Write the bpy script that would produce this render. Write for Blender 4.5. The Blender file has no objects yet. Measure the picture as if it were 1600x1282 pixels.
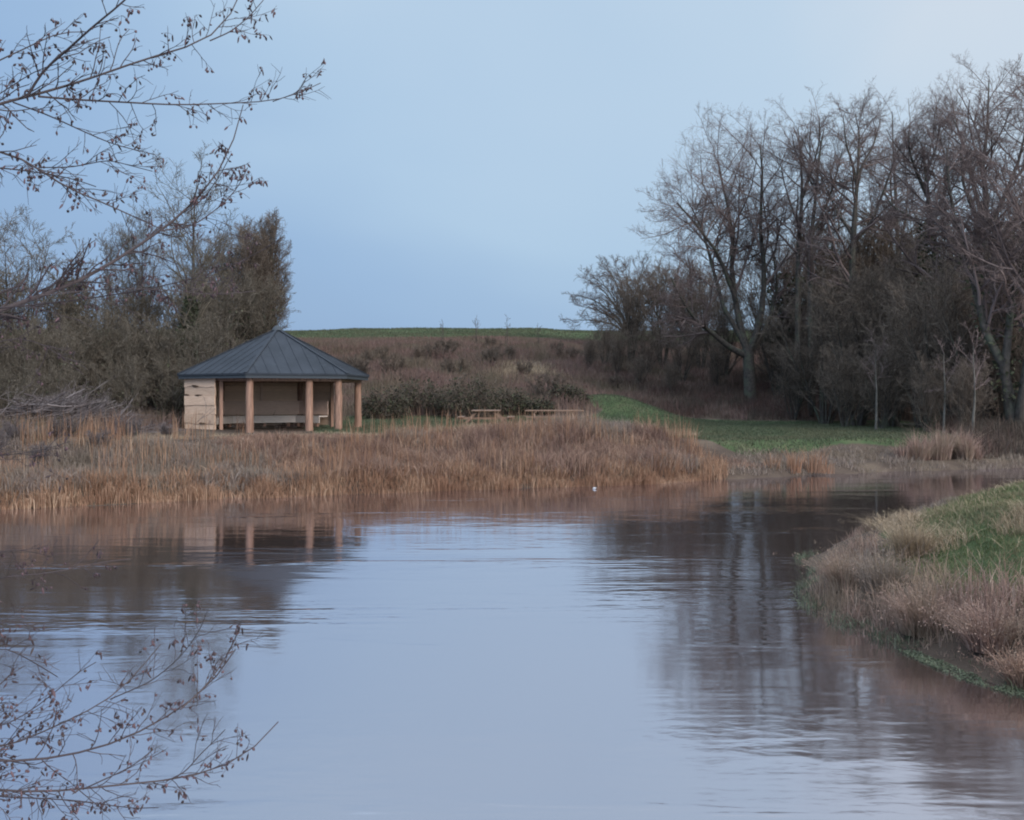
import bpy, math
import numpy as np

sc = bpy.context.scene
COL = sc.collection
F, HX, HY, HC = 1600.0, 800.0, 620.0, 2.8     # focal length in photo pixels, horizon, eye height
R_ = math.radians

# ------------------------------------------------------------------ tiny helpers
def px2x(px, Y): return (px - HX) / F * Y
def px2z(py, Y): return HC - (py - HY) / F * Y
def at(px, py, Y): return np.array([px2x(px, Y), Y, px2z(py, Y)])
def nrm(v): return v / np.maximum(np.linalg.norm(v, axis=-1, keepdims=True), 1e-9)
def sstep(a, b, x):
    t = np.clip((x - a) / (b - a), 0, 1); return t * t * (3 - 2 * t)

_lat = np.random.default_rng(5).random((256, 256))
def vnoise(x, y, s, o=0):
    x = np.asarray(x, float) / s + 37.3 * o + 1000; y = np.asarray(y, float) / s + 11.7 * o + 1000
    xi = np.floor(x).astype(int); yi = np.floor(y).astype(int)
    fx = x - xi; fy = y - yi; fx = fx * fx * (3 - 2 * fx); fy = fy * fy * (3 - 2 * fy)
    g = lambda a, b: _lat[a % 256, b % 256]
    return (g(xi, yi) * (1 - fx) + g(xi + 1, yi) * fx) * (1 - fy) + (g(xi, yi + 1) * (1 - fx) + g(xi + 1, yi + 1) * fx) * fy
def fbm(x, y, s, o=0):
    return 0.55 * vnoise(x, y, s, o) + 0.3 * vnoise(x, y, s * .45, o + 3) + 0.15 * vnoise(x, y, s * .2, o + 7)

def obj_from(name, V, faces_by_n, mat, parent=None, smooth=True):
    me = bpy.data.meshes.new(name)
    V = np.ascontiguousarray(V, np.float32)
    me.vertices.add(len(V)); me.vertices.foreach_set('co', V.ravel())
    loops = np.concatenate([f.ravel() for f in faces_by_n]).astype(np.int32)
    tot = np.concatenate([np.full(len(f), f.shape[1], np.int32) for f in faces_by_n])
    st = np.concatenate([[0], np.cumsum(tot)[:-1]]).astype(np.int32)
    me.loops.add(len(loops)); me.loops.foreach_set('vertex_index', loops)
    me.polygons.add(len(tot)); me.polygons.foreach_set('loop_start', st); me.polygons.foreach_set('loop_total', tot)
    me.polygons.foreach_set('use_smooth', np.full(len(tot), smooth))
    me.update(calc_edges=True)
    if mat: me.materials.append(mat)
    o = bpy.data.objects.new(name, me); COL.objects.link(o)
    if parent: o.parent = parent
    return o

class MB:
    """collects pieces, builds ONE mesh object"""
    def __init__(s): s.v = []; s.f = {}; s.n = 0
    def add(s, V, *faces):
        V = np.asarray(V, float).reshape(-1, 3)
        for f in faces:
            f = np.asarray(f, int)
            if f.size: s.f.setdefault(f.shape[1], []).append(f + s.n)
        s.v.append(V); s.n += len(V); return s
    def box(s, c, size, rz=0, tilt=None):
        a = np.array([[x, y, z] for x in (-.5, .5) for y in (-.5, .5) for z in (-.5, .5)]) * np.array(size)
        if tilt is not None:
            ct, st = math.cos(tilt), math.sin(tilt); a = a @ np.array([[1, 0, 0], [0, ct, st], [0, -st, ct]])
        c_, s_ = math.cos(rz), math.sin(rz)
        a = a @ np.array([[c_, s_, 0], [-s_, c_, 0], [0, 0, 1]]) + np.array(c)
        return s.add(a, [[0, 1, 3, 2], [4, 6, 7, 5], [0, 4, 5, 1], [2, 3, 7, 6], [0, 2, 6, 4], [1, 5, 7, 3]])
    def beam(s, a, b, w, h):
        a = np.array(a, float); b = np.array(b, float); t = nrm(b - a)
        up = np.array([0, 0, 1.]) if abs(t[2]) < .95 else np.array([0, 1., 0])
        sd = nrm(np.cross(t, up)); u = np.cross(sd, t); V = []
        for p in (a, b):
            for i, j in ((-1, -1), (1, -1), (1, 1), (-1, 1)): V.append(p + sd * w / 2 * i + u * h / 2 * j)
        return s.add(V, [[0, 1, 2, 3], [7, 6, 5, 4], [0, 4, 5, 1], [1, 5, 6, 2], [2, 6, 7, 3], [3, 7, 4, 0]])
    def tubes(s, P, R, k=4):
        V, q = tube_arrays(P, R, k); return s.add(V, q)
    def build(s, name, mat, parent=None, smooth=True):
        return obj_from(name, np.concatenate(s.v), [np.concatenate(f) for f in s.f.values()], mat, parent, smooth)

def tube_arrays(P, R, k):
    P = np.asarray(P, float); R = np.asarray(R, float); N, S, _ = P.shape
    T = np.empty_like(P); T[:, 1:-1] = P[:, 2:] - P[:, :-2]; T[:, 0] = P[:, 1] - P[:, 0]; T[:, -1] = P[:, -1] - P[:, -2]
    T = nrm(T); ref = np.where(np.abs(T[:, :1, 2:3]) > .9, np.array([1., 0, 0]), np.array([0, 0, 1.]))
    A = nrm(np.cross(T, ref)); B = np.cross(T, A)
    an = np.arange(k) * 2 * math.pi / k
    V = P[:, :, None] + R[:, :, None, None] * (np.cos(an)[:, None] * A[:, :, None] + np.sin(an)[:, None] * B[:, :, None])
    b = (np.arange(N) * S * k)[:, None, None] + (np.arange(S - 1) * k)[None, :, None]
    i = np.arange(k)[None, None]; j = (i + 1) % k
    q = np.stack([b + i, b + j, b + k + j, b + k + i], -1).reshape(-1, 4)
    return V.reshape(-1, 3), q

def blade_arrays(base, h, w, rng, lean=.25, droop=.3, az=None):
    """grass / reed blades: 3-level strips with a pointed tip"""
    N = len(base); h = np.broadcast_to(h, N); w = np.broadcast_to(w, N)
    a = rng.uniform(0, 2 * math.pi, N); side = np.stack([np.cos(a), np.sin(a), np.zeros(N)], -1)
    b = rng.uniform(0, 2 * math.pi, N) if az is None else az
    ld = np.stack([np.cos(b), np.sin(b), np.zeros(N)], -1) * (np.abs(rng.normal(0, 1, N)) * lean * h)[:, None]
    up = np.array([0, 0, 1.]); dr = (rng.random(N) * droop)
    m = base + up * (h * .55)[:, None] + ld * .4
    t = base + up * (h * (1 - dr * .6))[:, None] + ld * (1 + dr)[:, None]
    sw = side * (w / 2)[:, None]
    V = np.stack([base - sw, base + sw, m - sw * .8, m + sw * .8, t], 1).reshape(-1, 3)
    o = (np.arange(N) * 5)[:, None]
    return V, o + np.array([[0, 1, 3, 2]]), o + np.array([[2, 3, 4]])

def leaf_arrays(c, size, rng, flat=0.0):
    """small folded leaf quads at points c"""
    N = len(c); n = nrm(rng.normal(0, 1, (N, 3)) + np.array([0, 0, flat])); r = nrm(np.cross(n, rng.normal(0, 1, (N, 3)))); u = np.cross(n, r)
    s = (size * rng.uniform(.6, 1.3, N))[:, None]
    V = np.stack([c - u * s, c + r * s * .55 + n * s * .15, c + u * s, c - r * s * .55 + n * s * .15], 1).reshape(-1, 3)
    o = (np.arange(N) * 4)[:, None]
    return V, o + np.array([[0, 1, 2, 3]])

def tag(o, label=None, cat=None, group=None, kind=None):
    if label: o['label'] = label
    if cat: o['category'] = cat
    if group: o['group'] = group
    if kind: o['kind'] = kind
    return o
def empty(name, loc, label, cat, group=None):
    o = bpy.data.objects.new(name, None); o.location = loc; o.empty_display_size = .3; COL.objects.link(o)
    return tag(o, label, cat, group)
def dup(root, loc, rz=0, sc_=1, label=None, group=None):
    r = root.copy(); COL.objects.link(r); r.location = loc; r.rotation_euler = (0, 0, rz)
    r.scale = (sc_, sc_, sc_) if np.isscalar(sc_) else sc_
    if label: r['label'] = label
    if group: r['group'] = group
    for ch in list(root.children):
        c = ch.copy(); COL.objects.link(c); c.parent = r
    return r

# ------------------------------------------------------------------ materials
def new_mat(name):
    m = bpy.data.materials.new(name); m.use_nodes = True; nt = m.node_tree
    return m, nt, nt.nodes['Principled BSDF']
def N(nt, t, **k):
    n = nt.nodes.new(t)
    for a, v in k.items(): setattr(n, a, v)
    return n
def ramp(nt, fac, cols):
    r = N(nt, 'ShaderNodeValToRGB'); e = r.color_ramp.elements
    while len(e) < len(cols): e.new(.5)
    for el, (p, c) in zip(e, cols): el.position = p; el.color = (*c, 1)
    nt.links.new(fac, r.inputs[0]); return r.outputs[0]
def noise(nt, scale, detail=4, vec=None, rough=.55, dist=0):
    n = N(nt, 'ShaderNodeTexNoise'); n.inputs['Scale'].default_value = scale; n.inputs['Detail'].default_value = detail
    n.inputs['Roughness'].default_value = rough; n.inputs['Distortion'].default_value = dist
    if vec is None:
        g = N(nt, 'ShaderNodeNewGeometry'); vec = g.outputs['Position']
    nt.links.new(vec, n.inputs['Vector']); return n.outputs['Fac']
def mixc(nt, fac, a, b, mode='MIX'):
    m = N(nt, 'ShaderNodeMix', data_type='RGBA', blend_type=mode)
    for s, v in ((m.inputs[0], fac), (m.inputs[6], a), (m.inputs[7], b)):
        if isinstance(v, (int, float)): s.default_value = v
        elif isinstance(v, tuple): s.default_value = (*v, 1)
        else: nt.links.new(v, s)
    return m.outputs[2]

def blade_mat(name, cols, patch=None, pscale=.5, trans=.25):
    """per-blade colour by random island, drifting in patches"""
    m, nt, b = new_mat(name)
    g = N(nt, 'ShaderNodeNewGeometry')
    c = ramp(nt, g.outputs['Random Per Island'], [(i / (len(cols) - 1), q) for i, q in enumerate(cols)])
    if patch:
        n = noise(nt, pscale, 3)
        f = ramp(nt, n, [(.40, (0, 0, 0)), (.62, (1, 1, 1))])
        c = mixc(nt, f, c, mixc(nt, .75, c, patch))
    nt.links.new(c, b.inputs['Base Color']); b.inputs['Roughness'].default_value = .75
    b.inputs['Specular IOR Level'].default_value = .2
    if trans:
        t = N(nt, 'ShaderNodeBsdfTranslucent'); nt.links.new(c, t.inputs[0])
        mx = N(nt, 'ShaderNodeMixShader'); mx.inputs[0].default_value = trans
        nt.links.new(b.outputs[0], mx.inputs[1]); nt.links.new(t.outputs[0], mx.inputs[2])
        nt.links.new(mx.outputs[0], nt.nodes['Material Output'].inputs[0])
    return m
def bark_mat(name, c1, c2, c3=None, scale=6, rnd=False):
    m, nt, b = new_mat(name)
    n = noise(nt, scale, 5)
    c = ramp(nt, n, [(.3, c1), (.7, c2)])
    if rnd:
        g = N(nt, 'ShaderNodeNewGeometry'); c = ramp(nt, g.outputs['Random Per Island'], [(0, c1), (.6, c2), (1, c3 or c2)])
    elif c3:
        f = ramp(nt, noise(nt, scale * .25, 3), [(.5, (0, 0, 0)), (.65, (1, 1, 1))]); c = mixc(nt, f, c, c3)
    nt.links.new(c, b.inputs['Base Color']); b.inputs['Roughness'].default_value = .85
    b.inputs['Specular IOR Level'].default_value = .2
    if not rnd:
        bm = N(nt, 'ShaderNodeBump'); bm.inputs['Strength'].default_value = .6; bm.inputs['Distance'].default_value = .03
        nt.links.new(noise(nt, scale * 3, 4), bm.inputs['Height']); nt.links.new(bm.outputs[0], b.inputs['Normal'])
    return m
def wood_mat(name, c1, c2, stretch=(1.5, 1.5, 12), sc_=2.0, knots=None):
    m, nt, b = new_mat(name)
    tc = N(nt, 'ShaderNodeTexCoord'); mp = N(nt, 'ShaderNodeMapping'); mp.inputs['Scale'].default_value = stretch
    nt.links.new(tc.outputs['Object'], mp.inputs['Vector'])
    n = noise(nt, sc_, 5, mp.outputs[0], .6, .4)
    c = ramp(nt, n, [(.28, c1), (.72, c2)])
    g = N(nt, 'ShaderNodeNewGeometry')
    v = ramp(nt, g.outputs['Random Per Island'], [(0, (.78, .76, .74)), (1, (1.12, 1.1, 1.08))])
    c = mixc(nt, 1.0, c, v, 'MULTIPLY')
    if knots:
        k = ramp(nt, noise(nt, 2.6, 2, tc.outputs['Object']), [(.66, (0, 0, 0)), (.72, (1, 1, 1))]); c = mixc(nt, k, c, knots)
    nt.links.new(c, b.inputs['Base Color']); b.inputs['Roughness'].default_value = .7
    bm = N(nt, 'ShaderNodeBump'); bm.inputs['Strength'].default_value = .4; bm.inputs['Distance'].default_value = .01
    nt.links.new(n, bm.inputs['Height']); nt.links.new(bm.outputs[0], b.inputs['Normal'])
    return m

M = {}
M['bark'] = bark_mat('bark', (.035, .030, .026), (.085, .070, .060), (.07, .072, .052))
M['bark_pale'] = bark_mat('bark_pale', (.10, .088, .075), (.17, .15, .13), (.06, .055, .045))
M['twig'] = bark_mat('twig', (.078, .056, .053), (.142, .102, .094), (.215, .16, .147), rnd=True)
M['twig_far'] = bark_mat('twig_far', (.05, .038, .034), (.09, .066, .056), (.12, .09, .075), rnd=True)
M['twig_olive'] = bark_mat('twig_olive', (.055, .045, .033), (.102, .083, .062), (.19, .158, .13), rnd=True)
M['twig_dense'] = bark_mat('twig_dense', (.064, .048, .038), (.118, .089, .070), (.195, .152, .12), rnd=True)
M['twig_grey'] = bark_mat('twig_grey', (.07, .055, .054), (.125, .10, .098), (.21, .18, .175), rnd=True)
M['alder'] = bark_mat('alder_bark', (.028, .022, .022), (.065, .050, .048), (.05, .05, .04), 14)
M['alder_twig'] = bark_mat('alder_twig', (.034, .026, .029), (.056, .043, .046), (.08, .062, .062), rnd=True)
M['cone'] = blade_mat('cone', [(.028, .021, .023), (.06, .038, .042), (.12, .072, .078), (.055, .043, .040)], trans=0)
M['ivy'] = blade_mat('ivy', [(.022, .027, .016), (.040, .046, .026), (.06, .065, .036), (.08, .075, .05)], trans=.1)
M['bramble'] = blade_mat('bramble', [(.018, .017, .013), (.035, .032, .022), (.05, .055, .028), (.07, .045, .035)], trans=.1)
M['reed'] = blade_mat('reed', [(.15, .082, .050), (.28, .160, .098), (.385, .242, .16), (.21, .115, .072), (.46, .325, .22)], (.18, .09, .055), .6)
M['bankveg'] = blade_mat('bankveg', [(.15, .085, .062), (.25, .150, .108), (.34, .22, .155), (.19, .115, .09), (.43, .305, .22)], (.13, .076, .064), .95)
M['bankveg_grey'] = blade_mat('bankveg_grey', [(.13, .094, .082), (.215, .162, .138), (.30, .238, .20), (.16, .125, .095)], (.18, .14, .105), .8)
M['scrub'] = blade_mat('scrub', [(.092, .055, .049), (.15, .088, .076), (.215, .137, .112), (.12, .078, .075)], (.105, .09, .058), .25)
M['straw'] = blade_mat('straw', [(.28, .20, .13), (.38, .29, .19), (.24, .17, .11), (.45, .35, .25)], (.26, .19, .13), .6)
M['pink'] = blade_mat('pink', [(.215, .13, .106), (.32, .208, .168), (.155, .09, .072), (.41, .295, .24)], (.24, .18, .125), 1.1)
M['grass'] = blade_mat('grass', [(.062, .082, .030), (.095, .115, .045), (.125, .14, .06), (.18, .17, .095), (.08, .095, .04)], (.17, .145, .085), .9)
M['meadow'] = blade_mat('meadow', [(.046, .064, .036), (.06, .079, .044), (.078, .092, .054), (.092, .088, .058)], (.095, .092, .055), .3)
M['weed'] = blade_mat('weed', [(.05, .062, .036), (.085, .10, .06), (.15, .16, .105), (.06, .062, .042)], trans=.1)
M['redveg'] = blade_mat('redveg', [(.06, .036, .030), (.10, .055, .045), (.14, .085, .07), (.07, .048, .044)], (.07, .06, .045), .3)
M['wood_post'] = wood_mat('wood_post', (.13, .072, .05), (.38, .22, .155), (10, 10, .9))
M['wood_wall'] = wood_mat('wood_wall', (.58, .40, .29), (.74, .54, .41), (2, 2, 14))
M['wood_pale'] = wood_mat('wood_pale', (.48, .32, .225), (.68, .485, .36), (2, 2, 16), 1.6, (.30, .19, .14))
M['wood_bench'] = wood_mat('wood_bench', (.70, .60, .54), (.84, .74, .67), (2, 2, 14))
M['wood_back'] = wood_mat('wood_back', (.56, .39, .31), (.70, .52, .43), (2, 2, 14))
M['wood_table'] = wood_mat('wood_table', (.13, .075, .05), (.235, .145, .10), (2, 2, 14))
M['bark_strip'] = bark_mat('bark_strip', (.05, .03, .02), (.10, .065, .045))
m, nt, b = new_mat('roof_felt')
c = ramp(nt, noise(nt, 1.1, 5), [(.3, (.023, .027, .034)), (.7, (.034, .039, .049))])
c = mixc(nt, ramp(nt, noise(nt, 7, 3), [(.55, (0, 0, 0)), (.75, (.4, .4, .4))]), c, (.05, .06, .07))
nt.links.new(c, b.inputs['Base Color']); b.inputs['Roughness'].default_value = .85; b.inputs['Specular IOR Level'].default_value = .2; M['roof'] = m
m, nt, b = new_mat('roof_edge'); b.inputs['Base Color'].default_value = (.036, .043, .052, 1); b.inputs['Roughness'].default_value = .85; M['roof_edge'] = m
m, nt, b = new_mat('white_plastic'); b.inputs['Base Color'].default_value = (.5, .48, .46, 1); b.inputs['Roughness'].default_value = .35; M['white'] = m
m, nt, b = new_mat('stone')
nt.links.new(ramp(nt, noise(nt, 9, 5), [(.3, (.08, .075, .075)), (.7, (.18, .17, .17))]), b.inputs['Base Color']); M['stone'] = m

# ------------------------------------------------------------------ terrain
FAR = [(-60, 8), (-45, 12), (-20, 21.6), (-12.4, 25.4), (-10.6, 26.5), (-7.8, 28.1), (-4.5, 29.3), (-1.9, 30.6), (2, 31.8), (5.2, 33.4), (6.7, 34.5),
       (8.9, 35.6), (11.2, 36.7), (14.2, 38), (17, 39), (19, 39.6), (30, 42), (60, 48)]
NEAR = [(60, 38), (30, 31.5), (18, 28.6), (12, 26), (9.2, 23.5), (6.7, 20), (5.0, 17.5), (4.45, 15.6), (4.15, 14.6), (4.1, 13.2), (4.2, 12), (4.38, 11),
        (4.6, 10.2), (4.9, 9.4), (5.5, 7.5), (6, 5), (5.5, 3.2), (3, 2.3), (0, 2.1), (-3, 2.5), (-4.6, 4), (-5.2, 6.3), (-7, 8.4), (-12, 9), (-25, 5), (-60, 0)]
POLY = np.array(FAR + NEAR, float)
FARA = np.array(FAR, float); NEARA = np.array(NEAR, float)
def seg_dist(P, A, B):
    d = np.full(len(P), 1e9)
    for a, b_ in zip(A, B):
        ab = b_ - a; t = np.clip(((P - a) @ ab) / (ab @ ab), 0, 1)
        q = P - (a + t[:, None] * ab); d = np.minimum(d, np.hypot(q[:, 0], q[:, 1]))
    return d
def inside(P):
    r = np.zeros(len(P), bool); n = len(POLY)
    for i in range(n):
        a = POLY[i]; b_ = POLY[(i + 1) % n]
        if a[1] == b_[1]: continue
        c = (a[1] > P[:, 1]) != (b_[1] > P[:, 1])
        r ^= c & (P[:, 0] < (b_[0] - a[0]) * (P[:, 1] - a[1]) / (b_[1] - a[1]) + a[0])
    return r
def shore_y(x): return np.interp(x, FARA[:, 0], FARA[:, 1])
def land(x, y):
    """signed distance from the water's edge (land positive) and far-bank flag"""
    x = np.asarray(x, float).ravel(); y = np.asarray(y, float).ravel(); P = np.stack([x, y], -1)
    wob = (vnoise(x, y, 1.7, 2) - .5) * .5 + (vnoise(x, y, .6, 9) - .5) * .22
    d = np.where(np.abs(x) + np.abs(y) < 260, seg_dist(P, POLY, np.roll(POLY, -1, 0)), 200.)
    d = np.where(inside(P), -d, d) + wob * np.exp(-(d / 3) ** 2)
    far = y > shore_y(np.clip(x, -60, 60)) - 2.5
    return d, far
def toe(x): return 57 + 8.5 * sstep(2, 9, x) + 1.5 * (vnoise(x, x * 0 + 3, 6, 4) - .5)
def height(x, y):
    shp = np.shape(x); x = np.asarray(x, float).ravel(); y = np.asarray(y, float).ravel()
    d, far = land(x, y)
    plate = np.where(x < 2, 1.45, 1.45 - .4 * sstep(2, 9, x)); wid = np.where(x < 4, 6.5, 6.5 - 2. * sstep(4, 8, x))
    dd = np.maximum(d, 0)
    zf = plate * (.30 * sstep(0, .7, dd) + .70 * sstep(.3, 1, dd / wid))
    t = toe(x)
    hill = 6.2 * np.clip((y - t) / (106 - t), 0, 1) ** 1.15 + 5.1 * np.clip((y - 106) / 44, 0, 1) - .0016 * np.maximum(y - 150, 0)
    knoll = 1.35 * np.exp(-((x - 7.2) / 3.2) ** 2 - ((y - 66) / 3.5) ** 2)
    zf = zf + hill + knoll + (fbm(x, y, 7, 1) - .5) * .35 * sstep(1, 8, dd) + (fbm(x, y, 16, 4) - .5) * .7 * sstep(100, 125, y)
    rb = .42 * sstep(0, .9, dd) + .58 * sstep(.5, 3.0, dd) + .40 * sstep(4, 12, dd)
    zn = rb + (fbm(x, y, 2.6, 6) - .5) * .42 * sstep(.6, 2.5, dd) + .25 * np.exp(-((x - 8.2) / 1.8) ** 2 - ((y - 14.3) / 2.) ** 2)
    z = np.where(far, zf, zn)
    z = np.where(d < 0, np.maximum(d * .45, -.9), z)
    return z.reshape(shp)
def hz(x, y): return float(height(np.array([x]), np.array([y]))[0])

def axis(parts):
    a = []
    for s, e, st in parts: a.append(np.arange(s, e, st))
    return np.concatenate(a)
ax = axis([(-3000, -400, 400), (-400, -80, 40), (-80, -26, 3), (-26, -14, .8), (-14, 26, .3), (26, 50, 1), (50, 90, 4), (90, 400, 40), (400, 3001, 400)])
ay = axis([(-600, -60, 90), (-60, -8, 6), (-8, 8, .5), (8, 48, .3), (48, 72, .6), (72, 112, 1.6), (112, 165, 3), (165, 400, 25), (400, 3001, 300)])
GX, GY = np.meshgrid(ax, ay); GZ = height(GX, GY)
nx, ny = len(ax), len(ay)
i = np.arange(ny - 1)[:, None] * nx + np.arange(nx - 1)[None]
quads = np.stack([i, i + 1, i + nx + 1, i + nx], -1).reshape(-1, 4)
m, nt, b = new_mat('ground')
at_ = N(nt, 'ShaderNodeAttribute', attribute_name='green')
n1 = noise(nt, .8, 5); n2 = noise(nt, 6, 4)
soil = ramp(nt, n1, [(.3, (.045, .033, .026)), (.5, (.075, .054, .042)), (.7, (.11, .082, .060))])
grs = ramp(nt, n1, [(.3, (.038, .054, .025)), (.5, (.056, .077, .034)), (.72, (.092, .09, .05))])
gf = N(nt, 'ShaderNodeMath', operation='MULTIPLY_ADD'); nt.links.new(n2, gf.inputs[0]); gf.inputs[1].default_value = .5
nt.links.new(at_.outputs['Fac'], gf.inputs[2])
gf2 = ramp(nt, gf.outputs[0], [(.62, (0, 0, 0)), (.85, (1, 1, 1))])
nt.links.new(mixc(nt, gf2, soil, grs), b.inputs['Base Color']); b.inputs['Roughness'].default_value = .95
b.inputs['Specular IOR Level'].default_value = .1
bm = N(nt, 'ShaderNodeBump'); bm.inputs['Strength'].default_value = .7; bm.inputs['Distance'].default_value = .06
nt.links.new(n2, bm.inputs['Height']); nt.links.new(bm.outputs[0], b.inputs['Normal'])
ground = tag(obj_from('ground', np.stack([GX, GY, GZ], -1).reshape(-1, 3), [quads], m), kind='structure')

def green_mask(x, y):
    x = np.asarray(x, float).ravel(); y = np.asarray(y, float).ravel(); d, far = land(x, y)
    lawn0 = np.where(x < 5, np.where((x < -4.5) & (x > -14.5), 7.6, 9.0), 9.0 - 6.2 * sstep(5, 9, x)) + (vnoise(x, y, 3, 8) - .5) * 1.5
    lawn = sstep(-.5, .8, d - lawn0) * (1 - sstep(-1, 1.5, y - toe(x) - 1.5)) * (1 - sstep(17, 20, x - (y - 42) * .3)) * sstep(-9, -6, x + (y - 40) * .3 - 0)
    kn = np.exp(-((x - 7.3) / 2.9) ** 2 - ((y - 65.5) / 3.4) ** 2) > .42
    field = sstep(125, 131, y + (vnoise(x, y, 8, 5) - .5) * 5)
    f = np.maximum(np.maximum(lawn, kn * 1.), field)
    return np.where(far, f, sstep(.9, 1.8, d + (vnoise(x, y, 1.3, 3) - .5)))
gm = green_mask(GX, GY)
a = ground.data.attributes.new('green', 'FLOAT', 'POINT'); a.data.foreach_set('value', gm.astype(np.float32))

# water: flat sheet that the banks rise through
m = bpy.data.materials.new('water'); m.use_nodes = True; nt = m.node_tree; nt.nodes.clear()
out = N(nt, 'ShaderNodeOutputMaterial'); df = N(nt, 'ShaderNodeBsdfDiffuse'); gl = N(nt, 'ShaderNodeBsdfGlossy'); mx = N(nt, 'ShaderNodeMixShader')
df.inputs[0].default_value = (.082, .056, .045, 1); gl.inputs['Color'].default_value = (.86, .845, .91, 1); gl.inputs['Roughness'].default_value = .07
fr = N(nt, 'ShaderNodeFresnel'); fr.inputs[0].default_value = 1.33
fm = N(nt, 'ShaderNodeMapRange'); fm.inputs['From Min'].default_value = 0.02; fm.inputs['From Max'].default_value = .55
fm.inputs['To Min'].default_value = .70; fm.inputs['To Max'].default_value = .90
g = N(nt, 'ShaderNodeNewGeometry')
mp = N(nt, 'ShaderNodeMapping'); mp.inputs['Scale'].default_value = (.45, 1.0, 1); nt.links.new(g.outputs['Position'], mp.inputs['Vector'])
w1 = noise(nt, 2.6, 3, mp.outputs[0], .5, .3); w2 = noise(nt, 9, 2, mp.outputs[0], .5, .2)
mp2 = N(nt, 'ShaderNodeMapping'); mp2.inputs['Scale'].default_value = (.10, .55, 1); nt.links.new(g.outputs['Position'], mp2.inputs['Vector'])
pm = ramp(nt, noise(nt, 1.0, 4, mp2.outputs[0], .6, .5), [(.40, (.15, .15, .15)), (.55, (.6, .6, .6)), (.66, (1.6, 1.6, 1.6))])
ad = N(nt, 'ShaderNodeMath', operation='MULTIPLY_ADD'); nt.links.new(w2, ad.inputs[0]); ad.inputs[1].default_value = .36; nt.links.new(w1, ad.inputs[2])
mu = N(nt, 'ShaderNodeMath', operation='MULTIPLY'); nt.links.new(ad.outputs[0], mu.inputs[0]); nt.links.new(pm, mu.inputs[1])
bm = N(nt, 'ShaderNodeBump'); bm.inputs['Strength'].default_value = 1.0; bm.inputs['Distance'].default_value = .0075
nt.links.new(mu.outputs[0], bm.inputs['Height'])
nt.links.new(bm.outputs[0], gl.inputs['Normal'])
nt.links.new(fr.outputs[0], fm.inputs['Value']); nt.links.new(fm.outputs[0], mx.inputs[0])
nt.links.new(df.outputs[0], mx.inputs[1]); nt.links.new(gl.outputs[0], mx.inputs[2]); nt.links.new(mx.outputs[0], out.inputs[0])
tag(obj_from('water', [(-58, -2, 0), (58, -2, 0), (58, 49, 0), (-58, 49, 0)], [np.array([[0, 1, 2, 3]])], m), kind='structure')

# ------------------------------------------------------------------ trees
def children(P, R, n, t0, t1, a0, a1, lr, S, trop, wob, rng, rs=.6, rmin=.006, env=None, taper=.35, fall=.5, flat=None, envp=2):
    Np, Sp, _ = P.shape
    idx = np.repeat(np.arange(Np), n); K = len(idx)
    t = (np.tile((np.arange(n) + .5) / n, Np) + rng.uniform(-.5, .5, K) / n); t = t0 + (t1 - t0) * np.clip(t, 0, .999)
    f = t * (Sp - 1); i0 = np.minimum(f.astype(int), Sp - 2); fr = (f - i0)[:, None]
    st = P[idx, i0] * (1 - fr) + P[idx, i0 + 1] * fr; tan = nrm(P[idx, i0 + 1] - P[idx, i0])
    rp = R[idx, i0] * (1 - fr[:, 0]) + R[idx, i0 + 1] * fr[:, 0]
    Lp = np.linalg.norm(np.diff(P, axis=1), axis=2).sum(1)[idx]
    v = rng.normal(0, 1, (K, 3))
    if flat is not None: v[:, 2] *= flat
    perp = nrm(np.cross(tan, np.cross(v, tan)))
    an = rng.uniform(a0, a1, K)[:, None]; d = np.cos(an) * tan + np.sin(an) * perp
    L = Lp * lr * (1 - fall * t) * rng.uniform(.65, 1.35, K)
    Q = np.empty((K, S, 3)); Q[:, 0] = st; step = (L / (S - 1))[:, None]
    for s in range(1, S):
        d = nrm(d + rng.normal(0, wob, (K, 3)) + np.array([0, 0, trop])); Q[:, s] = Q[:, s - 1] + d * step
    if env is not None:
        c, r = env; e = Q[:, -1]
        q = (np.abs((e - c) / r) ** envp).sum(1) ** (1 / envp); k = np.clip(1 / np.maximum(q, 1e-6), .3, 1)
        k = np.where(q > 1, k, 1)[:, None, None]; Q = st[:, None] + (Q - st[:, None]) * k
    r0 = np.maximum(rp * rs, rmin); Rr = r0[:, None] * np.linspace(1, taper, S)[None]
    return Q, Rr

def stems0(rng, n, H, r, spread, wob, S=9, base_r=.15, trop=.08):
    a = rng.uniform(0, 6.283, n) + np.arange(n) * 6.283 / max(n, 1)
    P = np.empty((n, S, 3)); P[:, 0] = np.stack([np.cos(a), np.sin(a), a * 0], -1) * base_r * (n > 1); P[:, 0, 2] = -.25
    sp = spread * rng.uniform(.4, 1, n); d = nrm(np.stack([np.cos(a) * sp, np.sin(a) * sp, np.ones(n)], -1))
    L = H * rng.uniform(.85, 1.05, n)
    for s in range(1, S):
        d = nrm(d + rng.normal(0, wob, (n, 3)) + np.array([0, 0, trop])); P[:, s] = P[:, s - 1] + d * (L / (S - 1))[:, None]
    if n < 4:                                            # a wandering stem still ends up over its foot
        u = np.linspace(0, 1, S)[None, :, None]; e = (P[:, -1:] - P[:, :1]) * np.array([1, 1, 0.]); P = P - e * u * (1 if n == 1 else .35)
    Rr = r * np.linspace(1, .12, S)[None] * np.ones((n, 1)); Rr[:, 0] *= 1.35
    return P, Rr

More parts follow.
